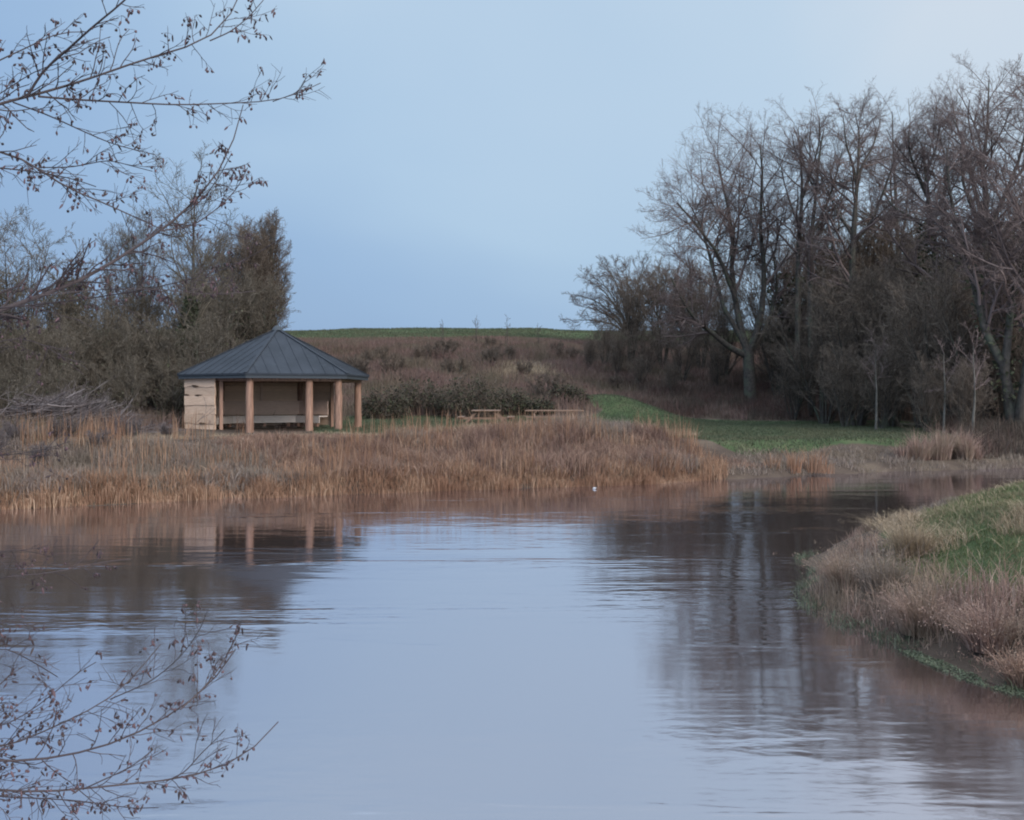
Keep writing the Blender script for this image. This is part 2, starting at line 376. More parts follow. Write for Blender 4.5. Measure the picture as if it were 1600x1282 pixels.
def make_tree(name, label, cat, loc, H, cw, seed, nst=1, r=.22, spread=.12, cb=.35, counts=(10, 8, 7, 6), twig=.008, trop=.05,
              mats=('bark', 'twig'), ivy=None, P0=None, R0=None, wob=.07, ang=(.5, 1.05), lr=(.42, .5, .5, .5), group=None, cdx=0, tt=.3, trunkname='trunk', fall1=.42, envp=2, bare0=False):
    rng = np.random.default_rng(seed)
    root = empty(name, loc, label, cat, group)
    if P0 is None: P0, R0 = stems0(rng, nst, H * .93, r, spread, wob)
    env = (np.array([cdx, 0, H * (cb + (1 - cb) / 2)]), np.array([cw / 2, cw / 2, H * (1 - cb) / 2 * 1.03]))
    MB().tubes(P0, R0, 8).build(trunkname, M[mats[0]], root)
    cr = MB()
    L0 = slice(1, None) if bare0 else slice(None)       # a bole that carries no twigs of its own
    P1, R1 = children(P0[L0], R0[L0], counts[0], tt, 1, ang[0], ang[1], lr[0], 7, trop, .13, rng, .55, twig * 2, env, fall=fall1, envp=envp)
    P2, R2 = children(P1, R1, counts[1], .15, 1, .45, 1.05, lr[1], 5, trop, .16, rng, .6, twig * 1.5, env, fall=.4, envp=envp)
    P3, R3 = children(P2, R2, counts[2] + 2, .1, 1, .4, 1.0, lr[2] * 1.15, 4, trop, .18, rng, .6, twig * 1.15, env, fall=.4, envp=envp)
    cr.tubes(P1, R1, 5); cr.tubes(P2, R2, 4); cr.tubes(P3, R3, 3)
    if counts[3]:
        P4, R4 = children(P3, R3, counts[3] + 1, .1, 1, .4, .95, lr[3], 3, trop, .2, rng, .7, twig, env, envp=envp)
        cr.tubes(P4, R4, 3)
    cr.build('crown', M[mats[1]], root)
    if ivy:
        z0, z1, rad, cnt, size = ivy
        S = P0.shape[1]; k = rng.integers(0, P0.shape[0], cnt); zz = rng.uniform(z0, z1, cnt)
        pts = np.empty((cnt, 3))
        for j in range(P0.shape[0]):
            s = k == j
            for c_ in range(2): pts[s, c_] = np.interp(zz[s], P0[j, :, 2], P0[j, :, c_])
        pts[:, 2] = zz
        lump = .55 + .9 * vnoise(zz * 1.0, k * 5., 1.1, seed % 17)
        an = rng.uniform(0, 6.283, cnt); rr = rad * lump * np.sqrt(rng.random(cnt)) * (1 - .45 * (zz - z0) / (z1 - z0))
        pts[:, 0] += np.cos(an) * rr; pts[:, 1] += np.sin(an) * rr
        V, q = leaf_arrays(pts, size, rng, .4); MB().add(V, q).build('ivy', M['ivy'], root)
    return root

def limbs_from_px(lst, Y, bx, by, S=9, dy=None):
    """trunk limbs traced at one real distance, then spread in depth"""
    P = []; Rr = []
    for k, (pts, r0, r1) in enumerate(lst):
        pts = np.array(pts, float); t = np.linspace(0, 1, len(pts)); u = np.linspace(0, 1, S)
        X = np.interp(u, t, (pts[:, 0] - HX) / F * Y); Z = np.interp(u, t, HC - (pts[:, 1] - HY) / F * Y)
        yy = (dy[k] if dy else 0) * u ** 1.3
        P.append(np.stack([X - bx, yy, Z - by], -1)); Rr.append(np.linspace(r0, r1, S))
    return np.array(P), np.array(Rr)

def tree_at(px, Y, toppy, name, label, cat, cwpx, seed, **k):
    X = px2x(px, Y); z = hz(X, Y); H = px2z(toppy, Y) - z
    return make_tree(name, label, cat, (X, Y, z), H, cwpx / F * Y, seed, **k)

# --- right-hand wood
Y = 75; X = px2x(1172, Y); z = hz(X, Y)
P0, R0 = limbs_from_px([
    ([(1172, 668), (1172, 610), (1170, 570), (1168, 545)], .48, .40),
    ([(1168, 552), (1160, 520), (1150, 470), (1146, 420), (1150, 360), (1138, 300), (1128, 245)], .30, .05),
    ([(1166, 556), (1140, 545), (1110, 522), (1085, 505), (1062, 480), (1040, 440)], .26, .05),
    ([(1170, 552), (1186, 510), (1192, 460), (1190, 410), (1182, 350), (1186, 290), (1180, 235)], .27, .05),
    ([(1164, 540), (1132, 478), (1120, 420), (1105, 350), (1085, 300)], .20, .04),
    ([(1174, 548), (1205, 500), (1222, 440), (1215, 370)], .20, .04),
    ([(1150, 470), (1120, 400), (1075, 350), (1048, 330)], .16, .04)], Y, X, z, dy=[0, 1.5, -2.5, -1.5, 3, 2, -3])
make_tree('oak_tree', 'broad bare oak with low fork and spreading limbs at the wood edge above the meadow', 'tree', (X, Y, z), px2z(212, Y) - z, 275 / F * Y, 11,
          P0=P0, R0=R0, cb=.18, counts=(13, 9, 7, 5), twig=.0054, cdx=-1.3, tt=.36, bare0=True, lr=(.50, .55, .5, .5), trop=.02, fall1=.25, ang=(.55, 1.2))
def traced(name, label, Y, bx, limbs, top, cw, seed, dy, cdx=0, **k):
    X = px2x(bx, Y); z = hz(X, Y); P0, R0 = limbs_from_px(limbs, Y, X, z, dy=dy)
    return make_tree(name, label, 'tree', (X, Y, z), px2z(top, Y) - z, cw / F * Y, seed, P0=P0, R0=R0, cdx=cdx, **k)
KW = dict(counts=(12, 8, 5, 4), tt=.28, lr=(.50, .55, .5, .5), twig=.0050, ang=(.6, 1.25), trop=.03, fall1=.25)
traced('slender_tree', 'straight slender bare tree, left stem of the close pair right of the oak', 72, 1247, [
    ([(1247, 650), (1247, 520), (1247, 409), (1249, 361), (1254, 303), (1252, 260), (1247, 200)], .26, .03),
    ([(1250, 361), (1238, 320), (1230, 280), (1226, 240)], .10, .02), ([(1254, 310), (1266, 270), (1274, 230), (1270, 200)], .10, .02)], 182, 135, 21, [0, 1.5, -1.5], cb=.4, **KW)
traced('slender_tree', 'wavy slender bare tree, right stem of the close pair right of the oak', 70, 1268, [
    ([(1268, 650), (1268, 520), (1265, 409), (1268, 365), (1275, 303), (1280, 240), (1288, 200)], .26, .03),
    ([(1268, 370), (1290, 320), (1300, 280), (1306, 240)], .11, .02), ([(1275, 303), (1262, 262), (1258, 225)], .09, .02)], 186, 130, 22, [0, -1.5, 1.5], cdx=.6, cb=.38, **KW)
traced('ash_tree', 'tall open bare ash with forked top between the pair and the dark ivied tree', 68, 1334, [
    ([(1330, 650), (1330, 520), (1332, 390), (1336, 332), (1339, 289)], .27, .12), ([(1339, 292), (1331, 264), (1315, 230), (1306, 190)], .12, .02),
    ([(1339, 292), (1348, 260), (1373, 221), (1390, 172)], .13, .02), ([(1339, 300), (1342, 250), (1345, 205), (1340, 175)], .11, .02),
    ([(1334, 380), (1358, 351), (1375, 293), (1386, 245)], .14, .03), ([(1333, 370), (1312, 330), (1300, 290), (1292, 255)], .11, .02)], 158, 175, 23, [0, -1.5, 1.5, .5, -2, 2], cdx=.6, cb=.32, **KW)
traced('ash_tree', 'narrow bare ash whose top rises just behind the forked ash', 74, 1405, [
    ([(1402, 640), (1402, 500), (1404, 400), (1400, 320), (1396, 250), (1394, 175)], .24, .03), ([(1402, 400), (1420, 340), (1428, 280), (1426, 230)], .12, .02),
    ([(1401, 360), (1385, 300), (1378, 250)], .11, .02)], 156, 150, 28, [0, 2, -2], cb=.36, **KW)
traced('ivied_tree', 'crooked bare tree with dark clumps of ivy in its upper limbs', 60, 1460, [
    ([(1462, 670), (1464, 520), (1460, 371), (1450, 308), (1446, 270), (1440, 225)], .28, .04), ([(1450, 308), (1430, 275), (1412, 245), (1404, 215)], .14, .02),
    ([(1456, 350), (1480, 300), (1486, 250), (1478, 205)], .15, .03), ([(1458, 365), (1430, 340), (1405, 320), (1392, 290)], .12, .02), ([(1446, 275), (1458, 235), (1460, 195)], .10, .02)], 172, 190, 24, [0, -1.5, 1, 1.5, -1],
    cb=.34, ivy=(5.5, 12, .8, 900, .13), **KW)
traced('lime_tree', 'tallest bare tree of the wood with forked vase-shaped crown', 56, 1538, [
    ([(1540, 690), (1538, 520), (1537, 371)], .36, .26), ([(1537, 372), (1542, 308), (1538, 260), (1547, 202), (1552, 120)], .22, .03), ([(1537, 365), (1510, 320), (1489, 290), (1476, 240)], .15, .03),
    ([(1538, 355), (1525, 280), (1520, 215), (1512, 165)], .15, .03), ([(1540, 370), (1565, 310), (1582, 250), (1590, 170)], .17, .03), ([(1537, 390), (1590, 350), (1622, 300), (1640, 240)], .15, .03), ([(1537, 400), (1500, 375), (1475, 340), (1462, 310)], .12, .02)],
    98, 250, 25, [0, .5, -2, 2, -1.5, 2, 1.5], cdx=.5, cb=.25, ivy=(3, 10.5, .6, 700, .13), counts=(11, 8, 6, 4), tt=.25, lr=(.48, .55, .5, .5), twig=.0046, ang=(.5, 1.1), trop=.03, fall1=.25)
tree_at(1590, 47, 130, 'riverside_tree', 'thick dark trunk leaning by the water at the wood corner', 'tree', 200, 26, nst=3, r=.26, spread=.35, cb=.3, counts=(12, 9, 7, 5), tt=.3, wob=.09, ivy=(1.5, 9, .6, 600, .11))
tree_at(1655, 52, 90, 'riverside_tree', 'bare tree partly cut by the photo edge behind the leaning trunk', 'tree', 190, 27, nst=2, r=.25, spread=.2, cb=.3, counts=(10, 7, 6, 5), tt=.3)
# fan-shaped tree on the field crest
Y = 118; X = px2x(985, Y); z = hz(X, Y)
fan = [(892, 500), (897, 478), (903, 458), (914, 440), (928, 426), (944, 417), (962, 413), (982, 412), (1002, 416), (1022, 424), (1040, 440), (1052, 462)]
P0, R0 = limbs_from_px([([(985 + (k_ - 6) * .5, 528), (985 + (a_[0] - 985) * .25, 508 + (a_[1] - 500) * .32), (985 + (a_[0] - 985) * .62, 500 + (a_[1] - 500) * .72), a_], .13, .02) for k_, a_ in enumerate(fan)], Y, X, z,
                       dy=[.5, -1, 2, -3, 3, -2, 1, 3, -3, 2, -1, 1])
make_tree('field_oak', 'low domed bare tree with fanned branches on the green field crest', 'tree', (X, Y, z), px2z(408, Y) - z, 185 / F * Y, 31, P0=P0, R0=R0, cb=-.15,
          counts=(12, 8, 7, 0), twig=.0105, tt=.22, ang=(.25, .7), lr=(.33, .5, .5, .5), mats=('bark', 'twig_far'), trop=.0, cdx=-.9)
tree_at(1060, 112, 405, 'field_oak', 'round bare tree behind the oak, beside the domed tree on the crest', 'tree', 150, 32, nst=5, r=.2, spread=.9, cb=.05, counts=(9, 7, 7, 4), twig=.013, tt=.25, mats=('bark', 'twig_far'))
# shared-shape understorey
def shrub(name, label, cat, loc, H, cw, seed, mats, nst=10, counts=(8, 6, 5, 4), twig=.009, spread=.55, group=None, ivy=None, cb=.02, ang=(.25, .75), trop=.08, lr=(.5, .5, .5, .5), envp=3):
    return make_tree(name, label, cat, loc, H, cw, seed, nst=nst, r=.07, spread=spread, cb=cb, counts=counts, twig=twig, mats=mats, tt=.12, wob=.09,
                     lr=lr, ang=ang, trop=trop, envp=envp, group=group, ivy=ivy, trunkname='stem')
UL = 'bare brown shrub in the tangled understorey beneath the tall bare trees'; UG = 'bare shrubs massed under the tall trees'
protos = []
for s in range(4):
    protos.append(shrub('bare_shrub', UL, 'shrub', (0, 0, 0), 7.0, 6.5, 50 + s, ('bark', 'twig_dense'), group=UG, nst=11, counts=(7, 6, 4, 3), twig=.0085, spread=.38))
und = [  # px, Y, top py
    (985, 98, 430), (945, 96, 495), (920, 92, 530), (965, 90, 520), (1010, 90, 505), (1000, 84, 555), (1050, 80, 570), (1365, 72, 330), (1420, 70, 320), (1310, 74, 355), (1035, 96, 420), (1095, 94, 418), (1130, 88, 440), (1215, 84, 385), (1255, 88, 365), (1300, 84, 400), (1345, 80, 372), (1400, 78, 362), (1460, 72, 372),
    (1215, 78, 480), (1290, 66, 450), (1340, 62, 430), (1395, 60, 420), (1440, 56, 450), (1490, 52, 430), (1535, 50, 400), (1585, 54, 380), (1630, 56, 360),
    (1120, 82, 530), (1065, 86, 505), (1240, 68, 540), (1320, 58, 545), (1380, 54, 540), (1450, 49, 560), (1510, 46.5, 570), (1560, 49, 520), (1500, 64, 350), (1560, 66, 330), (1620, 48, 520), (1690, 52, 380)]
rng = np.random.default_rng(3)
for k, (px, Y, tp) in enumerate(und):
    X = px2x(px, Y); z = hz(X, Y); s = (px2z(tp, Y) - z) / 7.0
    loc = (X, Y, z); rz = rng.uniform(0, 6.28); w = s * rng.uniform(.85, 1.1) if s < 1 else (s ** .5) * rng.uniform(.95, 1.15)
    if k < 4:
        r = protos[k]; r.location = loc; r.rotation_euler = (0, 0, rz); r.scale = (w, w, s)
    else: dup(protos[k % 4], loc, rz, (w, w, s))
SL = 'low brown bush in the rough scrub of the slope behind the shelter'; SG = 'low bushes on the scrub slope'
s0 = shrub('scrub_bush', SL, 'bush', (0, 0, 0), 2.2, 3.6, 58, ('bark', 'twig_dense'), group=SG, nst=9, counts=(7, 6, 5, 3), twig=.010, spread=.9)
for k in range(30):
    px, Y = rng.uniform(470, 1010), rng.uniform(66, 112); X = px2x(px, Y); z = hz(X, Y); q_ = rng.uniform(.35, 1.0) * (.75 if Y > 100 else 1)
    if k == 0: px = 560; Y = 80; X = px2x(px, Y); z = hz(X, Y); q_ = .9
    r = s0 if k == 0 else dup(s0, (0, 0, 0)); r.location = (X, Y, z); r.rotation_euler = (0, 0, rng.uniform(0, 6.28)); r.scale = (q_ * rng.uniform(1, 1.5), q_, q_ * rng.uniform(.8, 1.1))
# ivy-dark evergreen lumps inside the wood
tree_at(1232, 80, 350, 'holly_tree', 'dark evergreen holly lump under the close pair of stems', 'tree', 90, 61, r=.15, cb=.1, counts=(9, 6, 5, 0), ivy=(2, 9.5, 2.0, 1500, .17))
tree_at(1585, 60, 230, 'holly_tree', 'dark ivy-clad evergreen tree behind the leaning trunk', 'tree', 90, 62, r=.15, cb=.1, counts=(9, 6, 5, 0), ivy=(2, 12.0, 1.6, 1500, .14))
# pale slender birches at the meadow's end
for px, Y, tp, sd, lb in ((1369, 52, 520, 71, 'pale thin birch trunk standing at the end of the green meadow'), (1475, 47, 515, 72, 'pale thin birch trunk directly behind the pinkish reed clumps'),
                          (1521, 45, 500, 73, 'pale thin birch trunk between the reed clumps and the leaning trunk')):
    tree_at(px, Y, tp, 'birch_tree', lb, 'tree', 60, sd, r=.075, cb=.4, counts=(7, 5, 2, 2), mats=('bark_pale', 'twig'), tt=.45, wob=.04)

# --- left-hand thicket behind the shelter
tree_at(287, 50, 238, 'ivied_tree', 'tall thin bare tree rising out of the thicket with ivy round its trunk', 'tree', 150, 41, nst=2, r=.14, spread=.1, cb=.3, counts=(11, 7, 6, 4), tt=.3, mats=('bark', 'twig_olive'), ivy=(.3, 6.2, .75, 4200, .09), twig=.007)
WK = dict(cb=.02, tt=.1, ang=(.2, .65), trop=.1, envp=5, twig=.0105)
tree_at(418, 97, 352, 'willow_tree', 'feathery upright bare willow ending the thicket above the shelter roof', 'tree', 62, 42, nst=10, r=.12, spread=.13, counts=(12, 8, 6, 4), mats=('bark', 'twig_dense'), ivy=(.5, 9.5, .8, 1100, .13), **WK)
tree_at(376, 94, 368, 'willow_tree', 'dense upright willow between the feathery willow and the greyish willow', 'tree', 95, 43, nst=9, r=.08, spread=.28, counts=(11, 8, 6, 4), mats=('bark', 'twig_dense'), **WK)
tree_at(330, 92, 378, 'willow_tree', 'loose greyish willow immediately right of the tall thin tree', 'tree', 95, 44, nst=8, r=.08, spread=.32, counts=(10, 7, 6, 4), mats=('bark', 'twig_olive'), **WK)
tree_at(215, 54, 345, 'willow_tree', 'loose olive willow immediately left of the tall thin tree', 'tree', 100, 45, nst=6, r=.08, spread=.25, cb=.05, counts=(11, 7, 6, 4), tt=.15, ang=(.25, .7), trop=.1, mats=('bark', 'twig_olive'), twig=.007)
tree_at(112, 52, 375, 'ivied_tree', 'stout tree with a rounded ivy head left of the olive willow', 'tree', 120, 46, r=.2, cb=.25, counts=(11, 7, 6, 3), tt=.3, mats=('bark', 'twig_olive'), ivy=(3.6, 7.3, 1.15, 2200, .09), twig=.007)
tree_at(20, 47, 345, 'willow_tree', 'bare brown willow behind the overhanging boughs at the photo edge', 'tree', 150, 47, nst=5, r=.09, spread=.3, cb=.1, counts=(11, 7, 6, 4), tt=.2, mats=('bark', 'twig_olive'), twig=.007)
tree_at(-90, 46, 330, 'willow_tree', 'bare olive willow mostly outside the photo edge', 'tree', 170, 48, nst=5, r=.09, spread=.3, cb=.1, counts=(10, 6, 6, 4), tt=.2, mats=('bark', 'twig_olive'), twig=.007)
TL = 'dark olive shrub in the tangled thicket behind the brushwood heap'; TG = 'olive shrubs of the thicket'
lp = [shrub('thicket_shrub', TL, 'shrub', (0, 0, 0), 4.5, 5, 80 + s, ('bark', 'twig_olive'), group=TG, nst=10, counts=(7, 6, 5, 3), twig=.0062, ivy=(.2, 2.8, 1.3, 260, .07)) for s in range(3)]
ul = [(-60, 42, 500), (10, 41, 520), (70, 43, 505), (120, 45, 520), (170, 46, 490), (225, 47, 500), (300, 47, 500), (350, 88, 440), (400, 90, 430), (30, 50, 440), (150, 52, 450), (250, 54, 450),
      (85, 39.5, 570), (5, 37.5, 580), (330, 86, 430), (-130, 41, 470), (185, 43, 560), (260, 45, 560)]
for k, (px, Y, tp) in enumerate(ul):
    X = px2x(px, Y); z = hz(X, Y); s = (px2z(tp, Y) - z) / 4.5; w = max(s, .8) * rng.uniform(.85, 1.1); rz = rng.uniform(0, 6.28)
    if k < 3: r = lp[k]; r.location = (X, Y, z); r.rotation_euler = (0, 0, rz); r.scale = (w, w, s)
    else: dup(lp[k % 3], (X, Y, z), rz, (w, w, s))

LB = 'low grey-brown twiggy bush on the far bank below the brushwood heaps'; LG = 'twiggy bushes on the far bank'
b0 = shrub('twiggy_bush', LB, 'bush', (0, 0, 0), 1.6, 2.6, 90, ('bark', 'twig_grey'), group=LG, nst=9, counts=(7, 6, 5, 3), twig=.006, spread=.9)
for k, (px, Y, tp) in enumerate([(30, 31, 655), (95, 32.5, 648), (150, 31, 668), (205, 34, 650), (262, 35, 660), (-30, 29, 665), (60, 29.5, 690)]):
    X = px2x(px, Y); z = hz(X, Y); q_ = (px2z(tp, Y) - z) / 1.6; r = b0 if k == 0 else dup(b0, (0, 0, 0))
    r.location = (X, Y, z); r.rotation_euler = (0, 0, k * 1.7); r.scale = (q_ * 1.05, q_ * 1.05, q_)
# brushwood heap left of the shelter
def brush_heap(px, Y, wpx, h, label, seed, n=420):
    rng = np.random.default_rng(seed); X = px2x(px, Y); W = wpx / F * Y; root = empty('brushwood_heap', (X, Y, hz(X, Y)), label, 'brushwood')
    u = rng.normal(0, .33, n); c = np.stack([u * W, rng.normal(0, .8, n), h * np.exp(-(u / .42) ** 2) * rng.random(n) * .95 + .05], -1)
    a = rng.normal(0, .5, n) + np.where(rng.random(n) < .3, 1.2, 0); d = np.stack([np.cos(a), np.sin(a) * .6, rng.normal(.1, .22, n)], -1); d = nrm(d)
    L = rng.uniform(.8, 2.6, n)[:, None]; S = 5; P = np.empty((n, S, 3)); P[:, 0] = c - d * L / 2
    for s in range(1, S): d = nrm(d + rng.normal(0, .1, (n, 3))); P[:, s] = P[:, s - 1] + d * L / (S - 1)
    P[:, :, 2] = np.maximum(P[:, :, 2], .02)
    Rr = rng.uniform(.012, .035, n)[:, None] * np.linspace(1, .4, S)
    MB().tubes(P, Rr, 5).build('branch', M['twig_grey'], root)
    Q, q = children(P, Rr, 5, .2, 1, .3, .9, .4, 4, .02, .15, rng, .5, .007); Q[:, :, 2] = np.maximum(Q[:, :, 2], .02)
    Q2, q2 = children(Q, q, 4, .2, 1, .3, .9, .5, 3, .0, .15, rng, .6, .006)
    MB().tubes(Q, q, 3).tubes(Q2, q2, 3).build('twigs', M['twig_grey'], root)
brush_heap(196, 46.5, 135, 2.2, 'heap of grey cut brushwood between the thicket and the shelter', 91, 560)
brush_heap(85, 37, 190, 1.2, 'low heap of grey brushwood on the bank under the thicket', 92, 380)

# bramble mounds at the foot of the slope
def bramble(px, Y, wpx, toppy, seed, label):
    rng = np.random.default_rng(seed); X = px2x(px, Y); z = hz(X, Y); W = wpx / F * Y; H = px2z(toppy, Y) - z
    root = empty('bramble_bush', (X, Y, z), label, 'bush', 'brambles at the foot of the scrub slope')
    n = 130; a = rng.uniform(0, 6.28, n); rr = np.sqrt(rng.random(n)); S = 7; u = np.linspace(0, 1, S)
    hh = H * (1 - .6 * rr ** 2) * rng.uniform(.7, 1.15, n)
    st = np.stack([np.cos(a) * rr * W * .3, np.sin(a) * rr * W * .25, a * 0 - .1], -1)
    dirs = np.stack([np.cos(a), np.sin(a) * .8, a * 0], -1) * (W * .3 * rng.uniform(.3, 1, n))[:, None]
    P = st[:, None] + dirs[:, None] * u[None, :, None]; P[:, :, 2] += hh[:, None] * np.sin(u * 2.3)[None] * 1.05
    Rr = np.full((n, S), .014) * np.linspace(1, .5, S)
    Q, q = children(P, Rr, 9, .15, 1, .4, 1.2, .3, 4, -.03, .2, rng, .7, .009)
    MB().tubes(P, Rr, 3).tubes(Q, q, 3).build('stem', M['twig_dense'], root)
    k = rng.integers(0, len(Q), 2600); t = rng.integers(0, 4, 2600); c = Q[k, t] + rng.normal(0, .12, (2600, 3)); c[:, 2] = np.maximum(c[:, 2], .03)
    V, f = leaf_arrays(c, .075, rng, .4); MB().add(V, f).build('leaves', M['bramble'], root)
for a_ in ((600, 57, 80, 612, 101, 'dark bramble mound just right of the last shelter post'), (660, 60, 105, 600, 102, 'dark bramble mound between the shelter and the small picnic table'),
           (735, 58, 115, 598, 103, 'tallest dark bramble mound directly behind the small picnic table'), (800, 60, 70, 612, 104, 'dark bramble mound in the gap between the two picnic tables'),
           (886, 64, 70, 606, 105, 'brownish bramble mound behind the far end of the long picnic table'), (838, 60, 60, 626, 106, 'low bramble mound behind the middle of the long picnic table')):
    bramble(*a_)

# ------------------------------------------------------------------ ground cover (uncountable)
def scatter(n, x0, x1, y0, y1, rng): return rng.uniform(x0, x1, n), rng.uniform(y0, y1, n)
def cover(name, mat, x, y, h, w, seed, lean=.25, droop=.3, sink=.03):
    rng = np.random.default_rng(seed); z = height(x, y) - sink
    V, q, t = blade_arrays(np.stack([x, y, z], -1), h, w, rng, lean, droop)
    return tag(MB().add(V, q, t).build(name, M[mat]), kind='stuff')
rng = np.random.default_rng(77)
# reed fringe standing at the waterline of the far bank
x = rng.uniform(-22, 7.4, 34000); off = np.abs(rng.normal(0, .75, len(x))) - .25 + (vnoise(x, x * 0, 1.4, 5) - .5) * .9; y = shore_y(x) + off
k = (vnoise(x, y, .9, 12) + .35 * rng.random(len(x)) > .35) | (off > .3); x, y = x[k], y[k]
h = (.16 + .75 * vnoise(x, y, .8, 2) ** 1.5) * rng.uniform(.35, 1.3, len(x)); z0 = height(x, y)
V, q, t = blade_arrays(np.stack([x, y, np.maximum(z0, -.15)], -1), h, rng.uniform(.010, .024, len(x)), rng, .30, .6)
tag(MB().add(V, q, t).build('reeds', M['reed']), kind='stuff')
# dead herbage covering the bank slope
x = np.minimum(rng.uniform(-24, 10.5, 125000), 30); x = np.where((x > 6) & (rng.random(len(x)) < (x - 6) / 4.5), x - 14, x); s = rng.uniform(.4, 10.5, len(x)) ; y = shore_y(x) + s
lim = np.where(x < 4, 9.0, 9.0 - 6.6 * sstep(4, 8.5, x)); k = (s < lim + (vnoise(x, y, 2, 4) - .5) * 3) & (vnoise(x, y, .7, 6) + .5 * rng.random(len(x)) > .38); x, y, s = x[k], y[k], s[k]
h = (.10 + 1.05 * fbm(x, y, 1.6, 9) ** 1.6) * rng.uniform(.5, 1.25, len(x)) * np.where(s > 6.5, .8, 1) * np.where((s > 6) & (x < -4.5) & (x > -14.5), .4, 1) * (1 + .25 * np.exp(-((x - 3.2) / 3.2) ** 2)) * (1 - .55 * sstep(4.5, 9, x))
g = vnoise(x, y, 2.5, 15) + .25 * rng.random(len(x)) + np.where(x < -9, .25, 0)
cover('dead_herbage', 'bankveg', x[g < .72], y[g < .72], h[g < .72], rng.uniform(.012, .03, (g < .72).sum()), 1, .4, .5)
cover('grey_herbage', 'bankveg_grey', x[g >= .72], y[g >= .72], h[g >= .72] * .95, rng.uniform(.012, .03, (g >= .72).sum()), 2, .45, .5)
x = rng.uniform(-22, 7, 9000); s = rng.uniform(.3, 8, len(x)); y = shore_y(x) + s; k = vnoise(x, y, 1.3, 23) > .55; x, y = x[k], y[k]
cover('bank_stalks', 'reed', x, y, rng.uniform(.5, 1.25, len(x)), rng.uniform(.012, .024, len(x)), 17, .15, .2)
x = rng.uniform(-24, 8, 16000); s = rng.uniform(6.5, 10.5, len(x)); y = shore_y(x) + s; k = vnoise(x, y, 1.1, 27) > .52; x, y = x[k], y[k]
cover('pale_grass', 'straw', x, y, rng.uniform(.2, .5, len(x)) * np.where((x < -4.5) & (x > -14.5), .45, 1), rng.uniform(.012, .03, len(x)), 18, .5, .5)
# sparse brown bank right of the reeds
x = rng.uniform(6.5, 30, 30000); s = rng.uniform(0, 5, len(x)); y = shore_y(x) + s; k = (vnoise(x, y, 1.1, 6) + .3 * rng.random(len(x)) > .56) & (s < np.where(x < 19, 3.2, 6)); x, y = x[k], y[k]
cover('bank_grass', 'bankveg_grey', x, y, rng.uniform(.08, .36, len(x)), rng.uniform(.012, .03, len(x)), 3, .5, .6)
# short lawn round the shelter and the meadow
x, y = scatter(240000, -14, 24, 34, 70, rng); k = green_mask(x, y) * (.6 + .8 * vnoise(x, y, 1.2, 3)) > .55; x, y = x[k], y[k]
cover('meadow_grass', 'meadow', x, y, rng.uniform(.06, .17, len(x)), rng.uniform(.02, .045, len(x)), 4, .5, .5)
# field on the crest
x, y = scatter(60000, -40, 60, 126, 152, rng); cover('field_grass', 'meadow', x, y, rng.uniform(.1, .25, len(x)), rng.uniform(.05, .11, len(x)), 5, .4, .4)
# brown scrub of the slope
x, y = scatter(250000, -26, 40, 56, 133, rng); gmk = green_mask(x, y); k = (gmk < .3) & (y > toe(x) - 1) & (fbm(x, y, 4, 2) + .3 * rng.random(len(x)) > .42); x, y = x[k], y[k]
h = (.35 + 1.3 * fbm(x, y, 3.2, 11) ** 1.2) * rng.uniform(.5, 1.2, len(x)) * (1 - .68 * sstep(98, 130, y))
st = (np.exp(-((x - 1.4) / 3.3) ** 2 - ((y - 87) / 10.) ** 2) * .8 + .5 * (vnoise(x, y, 2.2, 8) - .5) + .5 * (rng.random(len(x)) - .5) > .5); rd = (x > 8) & (y < 88) & (vnoise(x, y, 3, 14) > .35)
cover('scrub', 'scrub', x[~st & ~rd], y[~st & ~rd], h[~st & ~rd], rng.uniform(.018, .05, (~st & ~rd).sum()), 6, .35, .45)
cover('straw_grass', 'straw', x[st], y[st], h[st] * .55, rng.uniform(.02, .05, st.sum()), 7, .7, .7)
cover('red_undergrowth', 'redveg', x[rd], y[rd], h[rd] * 1.15, rng.uniform(.018, .045, rd.sum()), 8, .35, .45)
x, y = scatter(50000, 16, 34, 41, 66, rng); k = (vnoise(x, y, 1.5, 2) + .3 * rng.random(len(x)) > .4) & (green_mask(x, y) < .4) & (y > shore_y(x) + 1); x, y = x[k], y[k]
cover('wood_undergrowth', 'redveg', x, y, rng.uniform(.3, 1.2, len(x)), rng.uniform(.014, .035, len(x)), 9, .35, .5)
# woody ground layer under the left thicket
x, y = scatter(50000, -34, -9, 33, 56, rng); k = (y > shore_y(x) + 8) & (x < -9 - (y - 44) * .15 * 0 - np.where(y < 47, 4.6, 0)) & (vnoise(x, y, 1.5, 2) + .3 * rng.random(len(x)) > .4); x, y = x[k], y[k]
cover('thicket_undergrowth', 'scrub', x, y, rng.uniform(.3, 1.1, len(x)), rng.uniform(.012, .03, len(x)), 10, .4, .5)

